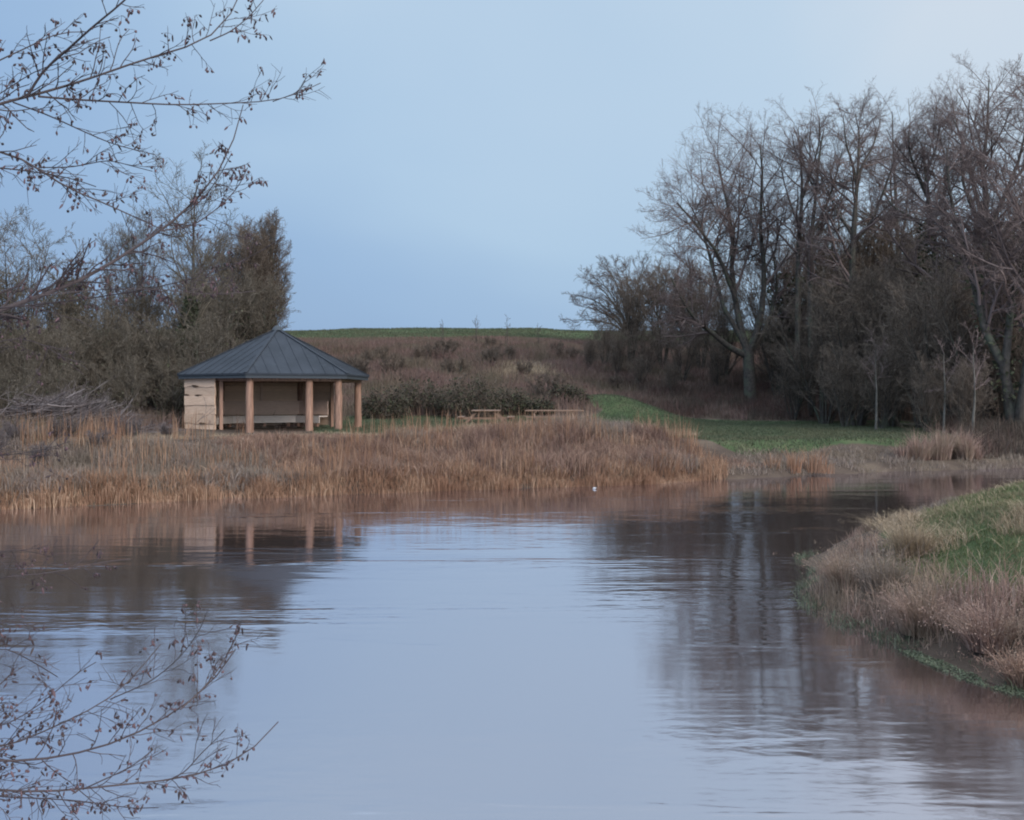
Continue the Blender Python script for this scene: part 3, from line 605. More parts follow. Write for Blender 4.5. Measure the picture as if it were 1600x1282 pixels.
# right-hand near bank
def right_pts(n, x0=3.4, x1=16, y0=6, y1=27):
    x, y = scatter(n, x0, x1, y0, y1, rng); d, far = land(x, y); k = (~far) & (d > -.05); return x[k], y[k], d[k]
x, y, d = right_pts(330000); st = fbm(x, y, 2.4, 21) + .22 * np.exp(-((y - 14.0 + .25 * (x - 7)) / .55) ** 2) * (x > 5.6) - .085; k = (d > .75 + .5 * vnoise(x, y, .8, 2)) & (rng.random(len(x)) < np.clip(16 / y, .2, 1)); x, y, st, d = x[k], y[k], st[k], d[k]
gk = st < .62; cover('grass', 'grass', x[gk], y[gk], rng.uniform(.05, .15, gk.sum()), rng.uniform(.005, .010, gk.sum()) * np.maximum(1, y[gk] / 11), 11, .7, .7)
sk = (st > .56) | (rng.random(len(x)) < .05); cover('dry_grass', 'straw', x[sk], y[sk], rng.uniform(.08, .30, sk.sum()) * (.5 + st[sk]), rng.uniform(.004, .008, sk.sum()) * np.maximum(1, y[sk] / 11), 12, .9, .9)
x, y, d = right_pts(150000, 3.4, 14); k = (d < .75 + .75 * vnoise(x, y, 1.0, 4)) & (fbm(x, y, .8, 31) + .24 * rng.random(len(x)) > .56); x, y, d = x[k], y[k], d[k]
h = (.06 + 1.0 * fbm(x, y, .8, 5) ** 1.5) * rng.uniform(.4, 1.15, len(x)) * sstep(-.1, .35, d) * (1 - .65 * sstep(14.5, 17, y))
pk = vnoise(x, y, 1.3, 17) > .42
cover('waterside_herbage', 'pink', x[pk], y[pk], h[pk], rng.uniform(.005, .012, pk.sum()), 13, .45, .7)
cover('waterside_stalks', 'bankveg_grey', x[~pk], y[~pk], h[~pk] * 1.1, rng.uniform(.005, .012, (~pk).sum()), 14, .4, .6)
x, y, d = right_pts(60000, 3.4, 9, 6, 18); k = (d < .16) & (vnoise(x, y, .5, 4) > .4); x, y = x[k], y[k]
cover('green_sedge', 'weed', x, y, rng.uniform(.05, .22, len(x)), rng.uniform(.006, .012, len(x)), 15, .8, .9)
# floating weed along the right bank's edge
nn = 90000; x = rng.uniform(3.2, 5.2, nn); y = rng.uniform(8.5, 15, nn); d, far = land(x, y); k = (d < .05) & (d > -.02 - .28 * vnoise(x, y, .8, 3)) & (x > 4.25) & (vnoise(x, y, .35, 5) + .3 * rng.random(nn) > .55)
c = np.stack([x[k], y[k], rng.uniform(.004, .018, k.sum())], -1); V, q = leaf_arrays(c, .013, rng, 2); tag(MB().add(V, q).build('floating_weed', M['weed']), kind='stuff')
# near bank (camera side) and left bank, seen only from a step aside
x, y = scatter(60000, -16, 12, -6, 9, rng); d, far = land(x, y); k = (~far) & (d > .3) & (np.hypot(x, y) > 1.2); x, y = x[k], y[k]
cover('shore_grass', 'grass', x, y, rng.uniform(.06, .22, len(x)), rng.uniform(.006, .012, len(x)), 16, .6, .7)

# ------------------------------------------------------------------ clumps one can point at
def clump(name, label, cat, X, Y, H, W, n, seed, mat, w, lean=.5, heads=True, group=None, fans=1):
    rng = np.random.default_rng(seed); root = empty(name, (X, Y, max(hz(X, Y), -.05)), label, cat, group)
    a = rng.uniform(0, 6.283, n); rr = np.sqrt(rng.random(n)) * W * .28
    base = np.stack([np.cos(a) * rr, np.sin(a) * rr, np.full(n, -.04)], -1); h = H * rng.uniform(.55, 1.08, n) * (1 - .35 * rr / (W * .28))
    az = a + rng.normal(0, .5, n)
    if fans > 1:
        fo = np.column_stack([rng.uniform(-.75, .75, fans) * W, rng.uniform(-.3, .3, fans) * W, np.zeros(fans)]); fh = rng.uniform(.5, 1.1, fans); fk = rng.integers(0, fans, n)
        base[:, :2] *= .6; base += fo[fk]; h = h * fh[fk]
    V, q, t = blade_arrays(base, h, rng.uniform(.7, 1.3, n) * w, rng, lean, .5, az)
    mb = MB().add(V, q, t)
    if heads:
        tips = V.reshape(-1, 5, 3)[::3, 4]; k = len(tips)
        pts = np.repeat(tips, 6, 0) + rng.normal(0, H * .035, (k * 6, 3)); Vh, qh = leaf_arrays(pts, w * 1.1, rng)
        mb.add(Vh, qh)
    mb.build('blades', M[mat], root)
    return root
RG = 'reed clumps on the far bank'
clump('reed_clump', 'tall loose pinkish reed clump at the water below the two pale birch trunks', 'reeds', px2x(1440, 40.2), 40.2, 2.2, 1.7, 1100, 201, 'pink', .021, .34, False, group=RG, fans=8)
clump('reed_clump', 'rounded pinkish reed clump nearest the leaning dark trunk', 'reeds', px2x(1528, 40.6), 40.6, 1.9, 1.3, 800, 202, 'pink', .021, .36, False, group=RG, fans=6)
clump('reed_clump', 'tan upright reed clump standing in the water under the meadow', 'reeds', px2x(1243, 36.4), 36.4, 1.3, 1.5, 300, 203, 'reed', .022, .2, False, group=RG, fans=9)
TGp = 'tussocks on the near grassy bank'
for px, py, H, W, n, sd, mat, lb in (
        (1424, 868, .62, .8, 700, 211, 'straw', 'pale straw tussock at the back edge of the grassy bank'),
        (1322, 915, .55, .7, 600, 212, 'pink', 'pinkish tussock on the tip of the grassy bank'),
        (1375, 920, .55, .8, 650, 213, 'bankveg_grey', 'grey-brown tussock between the bank tip and the pink tussock'),
        (1440, 985, .58, .8, 1100, 214, 'pink', 'bushy pink tussock overhanging the water in the middle of the grassy bank'),
        (1545, 1010, .55, .75, 1000, 215, 'pink', 'wide pinkish tussock right of the bushy pink one'),
        (1600, 1068, .40, .5, 600, 216, 'bankveg', 'russet tussock at the waterline cut by the photo edge')):
    Y = 12.; X = 5.
    for _ in range(30):                                # find where that spot of the bank stands
        X = px2x(px, Y); zz = max(hz(X, Y), 0); Y = .6 * Y + .4 * (HC - zz) * F / (py - HY)
    clump('grass_tussock', lb, 'tussock', X, Y, H * 1.2, W, n, sd, mat, .009, .5, group=TGp)
# tall weeds and saplings on the scrub crest
for k, (px, tp, Y) in enumerate(((693, 496, 108), (745, 490, 108), (791, 490, 107), (843, 503, 106))):
    lb = ['short bare sapling, first of the crest row from the shelter', 'tallest thin sapling on the crest over the small picnic table', 'thin sapling on the crest over the gap between the tables', 'stubby sapling on the crest nearest the domed tree'][k]
    tree_at(px, Y, tp, 'sapling', lb, 'sapling', 15, 120 + k, nst=2, r=.04, spread=.05, cb=.15, counts=(4, 2, 0, 0), twig=.010, tt=.2, mats=('bark', 'twig_far'), group='saplings on the crest', ang=(.3, .7))

# small finds at the waterline
def lathe(prof, k=14):
    P = np.array(prof); an = np.arange(k) * 2 * math.pi / k
    V = np.stack([P[:, 0, None] * np.cos(an), P[:, 0, None] * np.sin(an), P[:, 1, None] + 0 * an], -1).reshape(-1, 3)
    S = len(P); i = np.arange(S - 1)[:, None] * k + np.arange(k)[None]; j = np.arange(S - 1)[:, None] * k + (np.arange(k) + 1)[None] % k
    return V, np.stack([i, j, j + k, i + k], -1).reshape(-1, 4)
V, q = lathe([(.001, 0), (.075, .005), (.085, .03), (.085, .18), (.06, .24), (.03, .27), (.03, .31), (.001, .312)])
r = empty('plastic_bottle', (px2x(927, 31.0), 31.0, .02), 'small white bottle floating at the foot of the reeds', 'litter'); r.rotation_euler = (R_(80), R_(8), R_(40)); r.scale = (.36, .36, .36)
MB().add(V, q).build('bottle_body', M['white'], r); V, q = lathe([(.001, .312), (.036, .313), (.036, .345), (.001, .346)]); MB().add(V, q).build('bottle_cap', M['white'], r)

# ------------------------------------------------------------------ timber shelter
Yc = 44.; Xc = px2x(433, Yc); zc = hz(Xc, Yc); zg = px2z(669, Yc)
sh = empty('timber_shelter', (Xc, Yc, zg), 'hexagonal open timber shelter with dark pitched roof on the far bank', 'shelter')
TH = [R_(12.9 - a_) for a_ in (167, 107, 47, -13, -73, -133)]       # front-left, front, front-right, right, back-right, back-left
PR, ER, EZ, AZ = 3.60, 4.12, 2.27, 4.25
pp = [np.array([math.cos(t) * PR, math.sin(t) * PR, 0]) for t in TH]
rng = np.random.default_rng(8)
for p in pp:
    S = 7; P = np.array([[p + np.array([rng.normal(0, .008), rng.normal(0, .008), zz]) for zz in np.linspace(-.5, EZ - .12, S)]])
    MB().tubes(P, np.array([np.linspace(.165, .145, S)]), 12).build('post', M['wood_post'], sh)
xp = pp[1] + (pp[2] - pp[1]) * .66
MB().tubes(np.array([[xp + [0, 0, zz_] for zz_ in np.linspace(-.5, EZ - .12, 7)]]), np.array([np.linspace(.165, .15, 7)]), 12).build('post', M['wood_post'], sh)
# roof: six felted slopes with thickness, battens and hip caps
ev = [np.array([math.cos(t) * ER, math.sin(t) * ER, EZ]) for t in TH]; ap = np.array([0, 0, AZ])
rf = MB()
for k in range(6):
    a_, b_ = ev[k], ev[(k + 1) % 6]; dn = np.array([0, 0, -.07])
    rf.add([a_, b_, ap, a_ + dn, b_ + dn, ap + dn], [[0, 1, 2], [5, 4, 3]], [[0, 3, 4, 1]])
roof = rf.build('roof', M['roof'], sh, False)
bt = MB()
for k in range(6):
    a_, b_ = ev[k], ev[(k + 1) % 6]; mid = (a_ + b_) / 2; up = ap - mid; e = b_ - a_; nrmv = nrm(np.cross(e, up)); nrmv = nrmv if nrmv[2] > 0 else -nrmv
    for f in np.linspace(-.5, .5, 10)[1:-1]:
        s0 = mid + e * f; s1 = s0 + up * (1 - 2 * abs(f)) * .985
        bt.beam(s0 + nrmv * .012, s1 + nrmv * .012, .03, .016)
bt.build('roof_batten', M['roof'], roof, False)
for k in range(6): MB().beam(ev[k] + [0, 0, .02], ap + [0, 0, .03], .13, .03).build('hip_cap', M['roof'], roof, False)
V, q = lathe([(.001, .16), (.10, .13), (.2, .02), (.24, -.06)], 12); MB().add(V + ap, q).build('apex_cap', M['roof_edge'], roof)
for k in range(6):
    a_, b_ = ev[k] * np.array([.985, .985, 1]), ev[(k + 1) % 6] * np.array([.985, .985, 1])
    MB().beam(a_ - [0, 0, .135], b_ - [0, 0, .135], .035, .125).build('eave_board', M['roof_edge'], sh, False)
    MB().beam(pp[k] + [0, 0, EZ - .22], pp[(k + 1) % 6] + [0, 0, EZ - .22], .14, .17).build('ring_beam', M['wood_post'], sh, False)
    MB().beam(pp[k] * .99 + [0, 0, EZ - .10], ap * .985 - [0, 0, .12], .1, .14).build('rafter', M['wood_post'], sh, False)
def wavy_wall(p, q_, z0, z1, n, mat, name, seed, thick=.05, wav=.03, bark=(), f0=0, f1=1, inset=.12, push=0):
    """boards laid across with natural waney edges"""
    rng = np.random.default_rng(seed); d = nrm(q_ - p); L0 = np.linalg.norm(q_ - p); nv = np.array([d[1], -d[0], 0]); 
    if nv @ (p + q_) < 0: nv = -nv
    a_ = p + d * (inset + (L0 - 2 * inset) * f0); L = (L0 - 2 * inset) * (f1 - f0); mb = MB(); bk = []; S = 13; u = np.linspace(0, 1, S)
    for k in range(n):
        zb = z0 + (z1 - z0) * k / n; zt = z0 + (z1 - z0) * (k + 1) / n + (-.004 if push else .03)
        lo = zb + wav * (vnoise(u * L, u * 0 + k * 3.1, .35, seed) - .5) * 2; hi = np.full(S, min(zt, z1)); off = .03 + push + (.025 if push else .012) * (k % 2)
        F0 = np.array([a_ + d * L * t + nv * (thick / 2 + off) for t in u]); B0 = np.array([a_ + d * L * t - nv * (thick / 2 - off) for t in u])
        rows = [np.column_stack([F0[:, :2], lo]), np.column_stack([F0[:, :2], hi]), np.column_stack([B0[:, :2], hi]), np.column_stack([B0[:, :2], lo])]
        V = np.concatenate(rows); i_ = np.arange(S - 1); fs = []
        for r_ in range(4):
            r2 = (r_ + 1) % 4; fs.append(np.stack([r_ * S + i_, r_ * S + i_ + 1, r2 * S + i_ + 1, r2 * S + i_], -1))
        mb.add(V, np.concatenate(fs + [np.array([[0, S, 2 * S, 3 * S], [S - 1, 4 * S - 1, 3 * S - 1, 2 * S - 1]])]))
        for _b in range(bark.count(k) if bark else 0):
            seg = rng.integers(0, S - 5); w_ = rng.integers(3, 6); P = F0[seg:seg + w_] + nv * .012; P = np.column_stack([P[:, :2], lo[seg:seg + w_] + .02 + rng.random() * .03])
            P5 = np.array([np.interp(np.linspace(0, 1, 5), np.linspace(0, 1, w_), P[:, c_]) for c_ in range(3)]).T
            bk.append(MB().tubes(P5[None], np.array([[.004, .028, .035, .022, .004]]) * rng.uniform(.6, 1.5), 5))
    o = mb.build(name, M[mat], sh, False)
    for b_ in bk: b_.build('bark_edge', M['bark_strip'], o)
    return o
w = wavy_wall(pp[0], pp[1], -.12, EZ - .14, 6, 'wood_pale', 'wing_wall', 3, bark=(1, 1, 4, 4, 5), f0=-.06, f1=.50, wav=.03, push=.16); w['label'] = 'pale waney-edged board wall'
wavy_wall(pp[5], pp[0], .05, EZ - .28, 10, 'wood_wall', 'back_wall', 4)
wavy_wall(pp[4], pp[5], .05, EZ - .28, 10, 'wood_wall', 'back_wall', 5)
wavy_wall(pp[3], pp[4], .05, EZ - .28, 10, 'wood_wall', 'back_wall', 6, f0=.45, f1=1)
MB().box((pp[4] + pp[5]) / 2 * .985 + [0, 0, 1.0], (.06, .09, 1.9), TH[4] + R_(30)).build('stud', M['wood_back'], sh, False)
e = pp[0] + (pp[1] - pp[0]) * .53; MB().box(e + [0, 0, EZ / 2 - .2], (.13, .13, EZ - .1), TH[0]).build('stud', M['wood_post'], sh, False)
e = pp[3] + (pp[4] - pp[3]) * .44; MB().box(e + [0, 0, EZ / 2 - .2], (.13, .13, EZ - .1), TH[3]).build('stud', M['wood_post'], sh, False)
# bench following the walls: seat, front board, back board, feet
bench = MB(); fb = MB(); bb = MB(); ft = []
for (p, q_, f0, f1) in ((pp[5], pp[0], 0, 1), (pp[4], pp[5], 0, 1), (pp[3], pp[4], .47, 1)):
    ins = lambda v, r: v * r
    a0, a1 = p + (q_ - p) * f0, p + (q_ - p) * f1
    bench.beam(ins(a0, .865) + [0, 0, .455], ins(a1, .865) + [0, 0, .455], .52, .05)
    fb.beam(ins(a0, .785) + [0, 0, .295], ins(a1, .785) + [0, 0, .295], .04, .265)
    bb.beam(ins(a0, .955) + [0, 0, .84], ins(a1, .955) + [0, 0, .84], .05, .62)
    for f in np.linspace(.12, .88, 3): c_ = a0 + (a1 - a0) * f; ft.append(MB().box(c_ * .80 + [0, 0, .08], (.12, .12, .18), math.atan2(c_[1], c_[0])))
be = bench.build('bench_seat', M['wood_bench'], sh, False); fb.build('front_board', M['wood_bench'], be, False); bb.build('bench_back', M['wood_back'], sh, False); [f_.build('bench_foot', M['wood_post'], be, False) for f_ in ft]

# ------------------------------------------------------------------ picnic tables
def picnic(px, Y, rz, L, topw, seatoff, label, seed):
    X = px2x(px, Y); r = empty('picnic_table', (X, Y, px2z(641, Y) - .79), label, 'picnic table', 'picnic tables'); r.rotation_euler = (0, 0, rz)
    n = max(4, int(topw / .17)); tp = MB()
    for k in range(n): tp.box(((0), (k - (n - 1) / 2) * topw / n, .765), (L, topw / n - .012, .05))
    tp.build('tabletop', M['wood_table'], r, False)
    for s in (-1, 1):
        st_ = MB()
        for k in (-.5, .5): st_.box((0, s * seatoff + k * .16, .45), (L, .148, .05))
        st_.build('seat', M['wood_table'], r, False)
        MB().box((s * L * .33, 0, .385), (.07, seatoff * 2 + .34, .10)).build('crossbar', M['wood_table'], r, False)
        MB().box((s * L * .33, 0, .71), (.07, topw * .95, .075)).build('bearer', M['wood_table'], r, False)
        for t in (-1, 1): MB().beam((s * L * .33 - .075, t * topw * .32, .70), (s * L * .33 - .075, t * seatoff * .95, -.03), .065, .12).build('leg', M['wood_table'], r, False)
picnic(760, 51, R_(88), 1.9, 1.40, 1.22, 'smaller picnic table seen end-on before the dark brambles', 1)
picnic(866, 51.5, R_(3), 2.9, .95, .85, 'long picnic table seen broadside beside the grass knoll', 2)

# ------------------------------------------------------------------ overhanging alder in the foreground
rng = np.random.default_rng(404)
TX, TY = -6.1, 6.6; tz = hz(TX, TY)
al = empty('alder_tree', (TX, TY, tz), 'bare alder whose coned boughs hang over the near water', 'tree')
O = np.array([TX, TY, tz])
S = 12; zz = np.linspace(-.3, 10.5, S); tr = np.stack([.10 * np.sin(zz * .9), .14 * np.cos(zz * .7), zz], -1)
MB().tubes(tr[None], np.array([np.linspace(.24, .05, S)]), 12).build('trunk', M['alder'], al)
def trunk_at(z): return np.array([np.interp(z - tz, zz, tr[:, c_]) for c_ in range(3)]) + O
# each bough: px polyline, distance at its start and end, radius at start and end (photo px), linked to the trunk when it begins outside the frame
B = [
 ([(-160, 215), (0, 161), (43, 151), (82, 142), (131, 126), (177, 111), (229, 90), (278, 79), (328, 64), (355, 42), (370, 10), (380, -20)], 6.2, 6.9, 4.0, 1.0),
 ([(328, 64), (360, 50), (388, 28), (412, 0)], 6.8, 7.0, 1.6, .8),
 ([(43, 151), (66, 111), (98, 85), (144, 43), (197, 0), (235, -45)], 6.3, 6.1, 2.9, 1.3),
 ([(60, 151), (131, 157), (197, 160), (278, 165), (344, 162), (426, 159), (458, 152), (480, 141), (501, 130)], 6.3, 7.4, 2.4, .8),
 ([(426, 159), (462, 146), (476, 130), (479, 116)], 7.2, 7.35, 1.2, .7),
 ([(20, 160), (75, 180), (131, 206), (177, 226), (242, 242)], 6.3, 6.5, 1.7, .8),
 ([(-170, 190), (0, 93), (43, 75), (92, 49), (135, 50)], 6.0, 6.4, 2.4, .8),
 ([(-150, 170), (-20, 160), (10, 140), (60, 108), (90, 100)], 6.0, 5.8, 1.5, .7),
 ([(-170, 215), (0, 236), (49, 252), (72, 275), (115, 300), (160, 315), (197, 334), (249, 357)], 5.9, 6.5, 3.3, .9),
 ([(-150, 262), (0, 262), (60, 270), (110, 278), (150, 292)], 6.0, 6.0, 1.9, .8),
 ([(60, 262), (110, 262), (170, 250), (215, 262), (238, 268)], 6.1, 6.3, 1.3, .7),
 ([(-190, 545), (0, 487), (45, 466), (105, 452), (162, 420), (203, 393), (251, 361), (292, 334), (330, 290), (360, 242), (374, 203), (380, 164)], 5.9, 7.2, 4.6, .9),
 ([(251, 361), (301, 354), (347, 321), (373, 292), (387, 262)], 6.8, 7.1, 1.9, .8),
 ([(292, 334), (322, 306), (345, 272), (362, 240)], 6.9, 7.0, 1.4, .8),
 ([(0, 482), (120, 470), (243, 450), (325, 430), (392, 404), (440, 372)], 6.1, 7.6, 1.7, .7),
 ([(60, 462), (160, 452), (260, 452), (330, 462), (400, 455)], 6.2, 7.2, 1.2, .6),
 ([(-120, 640), (0, 528), (60, 532), (100, 560), (130, 585)], 6, 6.8, 1.4, .6),
 # low boughs over the water
 ([(-230, 1170), (0, 1191), (51, 1191), (133, 1175), (176, 1164), (235, 1136), (282, 1109), (337, 1066), (368, 1015)], 5.6, 6.5, 3.3, 1.0),
 ([(282, 1109), (318, 1076), (341, 1046), (362, 1012), (376, 976)], 6.2, 6.5, 1.7, .8),
 ([(-230, 1200), (0, 1238), (78, 1238), (129, 1234), (176, 1226), (251, 1222), (337, 1207), (392, 1179), (420, 1152), (435, 1128)], 5.6, 6.6, 3.0, 1.0),
 ([(260, 1221), (289, 1207), (313, 1179), (338, 1155), (352, 1140)], 6.2, 6.3, 1.4, .7),
 ([(-200, 1160), (0, 1172), (39, 1156), (110, 1125), (172, 1093), (204, 1062), (230, 1034), (251, 1007)], 5.8, 6.4, 2.2, .8),
 ([(172, 1093), (235, 1066), (275, 1034), (298, 1007), (315, 980), (325, 952)], 6.2, 6.6, 1.3, .7),
 ([(-180, 1090), (0, 1007), (51, 1034), (90, 1058)], 5.8, 6.0, 1.4, .8),
 ([(129, 1234), (196, 1203), (220, 1188), (239, 1172)], 6.0, 6.2, 1.5, .7),
 ([(-200, 1215), (0, 1246), (78, 1248), (149, 1254), (211, 1266), (247, 1262)], 5.4, 5.9, 1.8, .7),
 ([(-180, 1140), (0, 1140), (50, 1110), (90, 1080), (120, 1050), (150, 1035)], 5.8, 6.1, 1.5, .7),
 ([(-180, 1130), (-20, 1090), (20, 1050), (40, 1040)], 5.8, 6.0, 1.4, .7),
 ([(-180, 960), (0, 901), (78, 897), (157, 878), (204, 874)], 5.9, 6.8, 1.7, .7),
 ([(-160, 900), (0, 862), (31, 858), (80, 870)], 5.9, 6.5, 1.4, .6),
 ([(-180, 740), (0, 712), (60, 706), (110, 690)], 6.0, 6.8, 1.3, .6),
 ([(-160, 1010), (0, 975), (30, 968), (62, 985)], 5.9, 6.2, 1.3, .6),
]
br = MB(); S = 14; BP = []; BR = []
for pts, y0, y1, r0, r1 in B:
    pts = np.array(pts, float); L = np.concatenate([[0], np.cumsum(np.hypot(*np.diff(pts, axis=0).T))]); u = np.linspace(0, L[-1], S)
    # smooth the traced line a little
    PX = np.interp(u, L, pts[:, 0]); PY = np.interp(u, L, pts[:, 1]); sm = lambda v: np.concatenate([[v[0]], .25 * v[:-2] + .5 * v[1:-1] + .25 * v[2:], [v[-1]]])
    PX, PY = sm(PX), sm(PY); Yd = np.linspace(y0, y1, S) + .05 * np.sin(u / 40 + y0 * 9)
    P = np.stack([(PX - HX) / F * Yd, Yd, HC - (PY - HY) / F * Yd], -1); Rr = np.linspace(r0 * (1.05 if r0 > 4.5 else .72), r1 * .85, S) / F * 6.5
    if pts[0, 0] < -100:
        T0 = trunk_at(P[0, 2] - .25); w0 = np.linspace(0, 1, 5)[:-1, None]; mid = T0 * (1 - w0) + P[0] * w0; mid[:, 2] += np.sin(w0[:, 0] * 3.1) * .06
        br.tubes((np.concatenate([mid, P[:1]]) - O)[None], (np.linspace(r0 * 1.5, r0, 5) / F * 6.5)[None], 7)
    BP.append(P - O); BR.append(Rr)
BP = np.array(BP); BR = np.array(BR); br.tubes(BP, BR, 7)
q_ = []
for P_, R__ in zip(BP, BR):
    Lb = np.linalg.norm(np.diff(P_, axis=0), axis=1).sum(); vis = 1.0
    q_.append(children(P_[None], R__[None], max(3, int(Lb / .08)), .08, .9, .45, 1.1, .33 / Lb, 6, .02, .14, rng, .55, .0024, taper=.5, fall=.45))
Q1 = np.concatenate([a_ for a_, b_ in q_]); q1 = np.concatenate([b_ for a_, b_ in q_])
Q2, q2 = children(Q1, q1, 3, .2, .95, .4, 1.0, .5, 5, .0, .16, rng, .7, .0018, taper=.6)
br.tubes(Q1, q1, 5); br.tubes(Q2, q2, 4)
# free upper crown and a few limbs above and behind the frame
U, u_ = children(tr[None], np.array([np.linspace(.24, .05, 12)]), 16, .5, 1, .6, 1.1, .30, 8, .05, .1, rng, .4, .01)
U = U[(U[:, :, 0].max(1) < 1.6) & (U[:, 0, 2] > 5.6)]; u_ = np.broadcast_to(np.linspace(.035, .008, 8), U.shape[:2])
U2, v2 = children(U, u_, 8, .2, 1, .4, 1., .4, 6, .03, .14, rng, .5, .004); U3, v3 = children(U2, v2, 5, .2, 1, .4, 1., .5, 4, .0, .14, rng, .6, .0025)
br.tubes(U, u_, 7); br.tubes(U2, v2, 5); br.tubes(U3, v3, 3)
br.build('crown', M['alder_twig'], al)
# cones and stubby catkins hanging in little bunches
def cones(A, n, rng, mb):
    k = rng.integers(0, len(A), n); Sx = A.shape[1]; t = rng.integers(1, Sx, n); c = A[k, t]
    m_ = rng.integers(1, 4, n); c = np.repeat(c, m_, 0); K = len(c)
    off = rng.normal(0, .018, (K, 3)); off[:, 2] = -np.abs(rng.normal(.012, .012, K)); st = c + off
    d = nrm(rng.normal(0, .55, (K, 3)) + np.array([0, 0, -1.])); L = np.where(rng.random(K) < .65, rng.uniform(.015, .026, K), rng.uniform(.028, .05, K))[:, None]
    u = np.linspace(0, 1, 5); P = st[:, None] + d[:, None] * (L * 1)[:, None] * u[None, :, None]
    w_ = np.where(L[:, 0] < .027, .0076, .0055)[:, None] * np.array([.35, 1, 1.05, .8, .15])[None] * rng.uniform(.8, 1.25, (K, 1)); mb.tubes(P, w_, 5)
    Pst = np.stack([c, (c + st) / 2 + [0, 0, .003], st], 1); mb.tubes(Pst, np.full((K, 3), .0012), 3)
cb_ = MB(); cones(Q1, 470, rng, cb_); cones(Q2, 640, rng, cb_); cones(U3, 500, rng, cb_)
cb_.build('foliage', M['cone'], al)['label'] = 'dark little cones and catkins'

# ------------------------------------------------------------------ sky, light, camera
W = bpy.data.worlds.new('World'); sc.world = W; W.use_nodes = True; nt = W.node_tree; nt.nodes.clear()
SUN_EL, SUN_AZ = 24., 142.          # degrees; azimuth clockwise from the view direction (+Y)
out = N(nt, 'ShaderNodeOutputWorld'); sky = N(nt, 'ShaderNodeTexSky', sky_type='NISHITA'); sky.sun_disc = False
sky.sun_elevation = R_(SUN_EL); sky.sun_rotation = R_(SUN_AZ); sky.dust_density = 3; sky.air_density = 1.2
bg = N(nt, 'ShaderNodeBackground'); bg.inputs[1].default_value = .075; nt.links.new(sky.outputs[0], bg.inputs[0])
# blue-grey sheet of stratus, brighter towards the sun's side
tc = N(nt, 'ShaderNodeTexCoord'); sp = N(nt, 'ShaderNodeSeparateXYZ'); nt.links.new(tc.outputs['Generated'], sp.inputs[0])
cn = N(nt, 'ShaderNodeMapping'); cn.inputs['Scale'].default_value = (1, 1, 2.2); nt.links.new(tc.outputs['Generated'], cn.inputs['Vector'])
cl = noise(nt, 1.7, 3, cn.outputs[0], .5, .4)
ev_ = N(nt, 'ShaderNodeMath', operation='MULTIPLY_ADD'); nt.links.new(sp.outputs['Z'], ev_.inputs[0]); ev_.inputs[1].default_value = 1.15; ev_.inputs[2].default_value = -.10
xx = N(nt, 'ShaderNodeMath', operation='MULTIPLY_ADD'); nt.links.new(sp.outputs['X'], xx.inputs[0]); xx.inputs[1].default_value = .75; nt.links.new(ev_.outputs[0], xx.inputs[2])
nn2 = N(nt, 'ShaderNodeMath', operation='MULTIPLY_ADD'); nt.links.new(cl, nn2.inputs[0]); nn2.inputs[1].default_value = .62; nt.links.new(xx.outputs[0], nn2.inputs[2])
cc = ramp(nt, nn2.outputs[0], [(0.0, (.275, .43, .70)), (.25, (.35, .53, .80)), (.5, (.485, .67, .885)), (.8, (.60, .76, .93)), (1.0, (.73, .83, .945))])
bg2 = N(nt, 'ShaderNodeBackground'); zr = N(nt, 'ShaderNodeMapRange', interpolation_type='SMOOTHSTEP')      # an overcast sky is brightest overhead
zr.inputs['From Min'].default_value = .42; zr.inputs['From Max'].default_value = .85; zr.inputs['To Min'].default_value = 1.0; zr.inputs['To Max'].default_value = 2.6
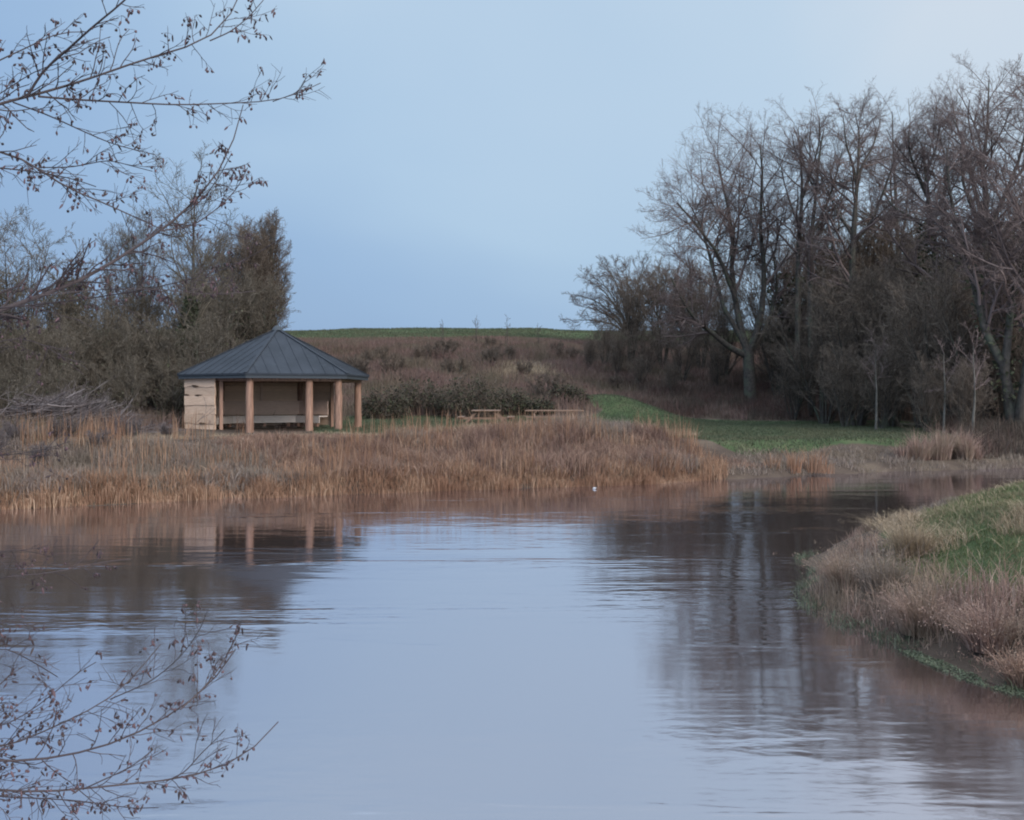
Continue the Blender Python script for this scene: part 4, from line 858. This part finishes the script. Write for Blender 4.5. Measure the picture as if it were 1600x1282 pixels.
nt.links.new(sp.outputs['Z'], zr.inputs['Value']); yr = N(nt, 'ShaderNodeMapRange', interpolation_type='SMOOTHSTEP')      # unseen lift added behind the camera, the sun's side, to light facing fronts
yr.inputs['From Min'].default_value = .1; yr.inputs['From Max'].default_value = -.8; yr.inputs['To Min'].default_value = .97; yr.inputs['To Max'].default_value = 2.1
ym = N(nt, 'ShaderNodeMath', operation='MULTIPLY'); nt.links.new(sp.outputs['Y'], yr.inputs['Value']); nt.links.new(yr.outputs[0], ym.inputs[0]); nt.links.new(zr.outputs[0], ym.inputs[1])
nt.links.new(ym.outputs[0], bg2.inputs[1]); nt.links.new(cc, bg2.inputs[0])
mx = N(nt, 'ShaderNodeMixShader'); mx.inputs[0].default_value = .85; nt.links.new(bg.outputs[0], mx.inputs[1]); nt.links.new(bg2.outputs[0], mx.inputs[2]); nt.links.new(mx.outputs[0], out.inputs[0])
sd = bpy.data.lights.new('sun', 'SUN'); sd.energy = 2.2; sd.angle = R_(20); sd.color = (1, .93, .86)
so = bpy.data.objects.new('sun', sd); COL.objects.link(so); so.rotation_euler = (R_(90 - SUN_EL), 0, R_(180 - SUN_AZ)); so.location = (40, 20, 40)
cam = bpy.data.cameras.new('camera'); cam.sensor_width = 36; cam.lens = 36; cam.sensor_fit = 'HORIZONTAL'; cam.shift_y = -21 / 1600; cam.clip_end = 6000; cam.clip_start = .05
co = bpy.data.objects.new('camera', cam); COL.objects.link(co); co.location = (0, 0, HC); co.rotation_euler = (R_(90), 0, 0); sc.camera = co
vs = sc.view_settings; vs.view_transform = 'Standard'; vs.look = 'None'; vs.exposure = 0; vs.gamma = 1
sc.render.engine = 'CYCLES'; cy = sc.cycles
cy.use_denoising = True; cy.denoising_input_passes = 'RGB_ALBEDO_NORMAL'; cy.denoising_prefilter = 'ACCURATE'; cy.max_bounces = 6; cy.diffuse_bounces = 3; cy.glossy_bounces = 3; cy.transparent_max_bounces = 4
cy.pixel_filter_type = 'BLACKMAN_HARRIS'; cy.filter_width = 2.0
cy.use_adaptive_sampling = True; cy.adaptive_threshold = .01
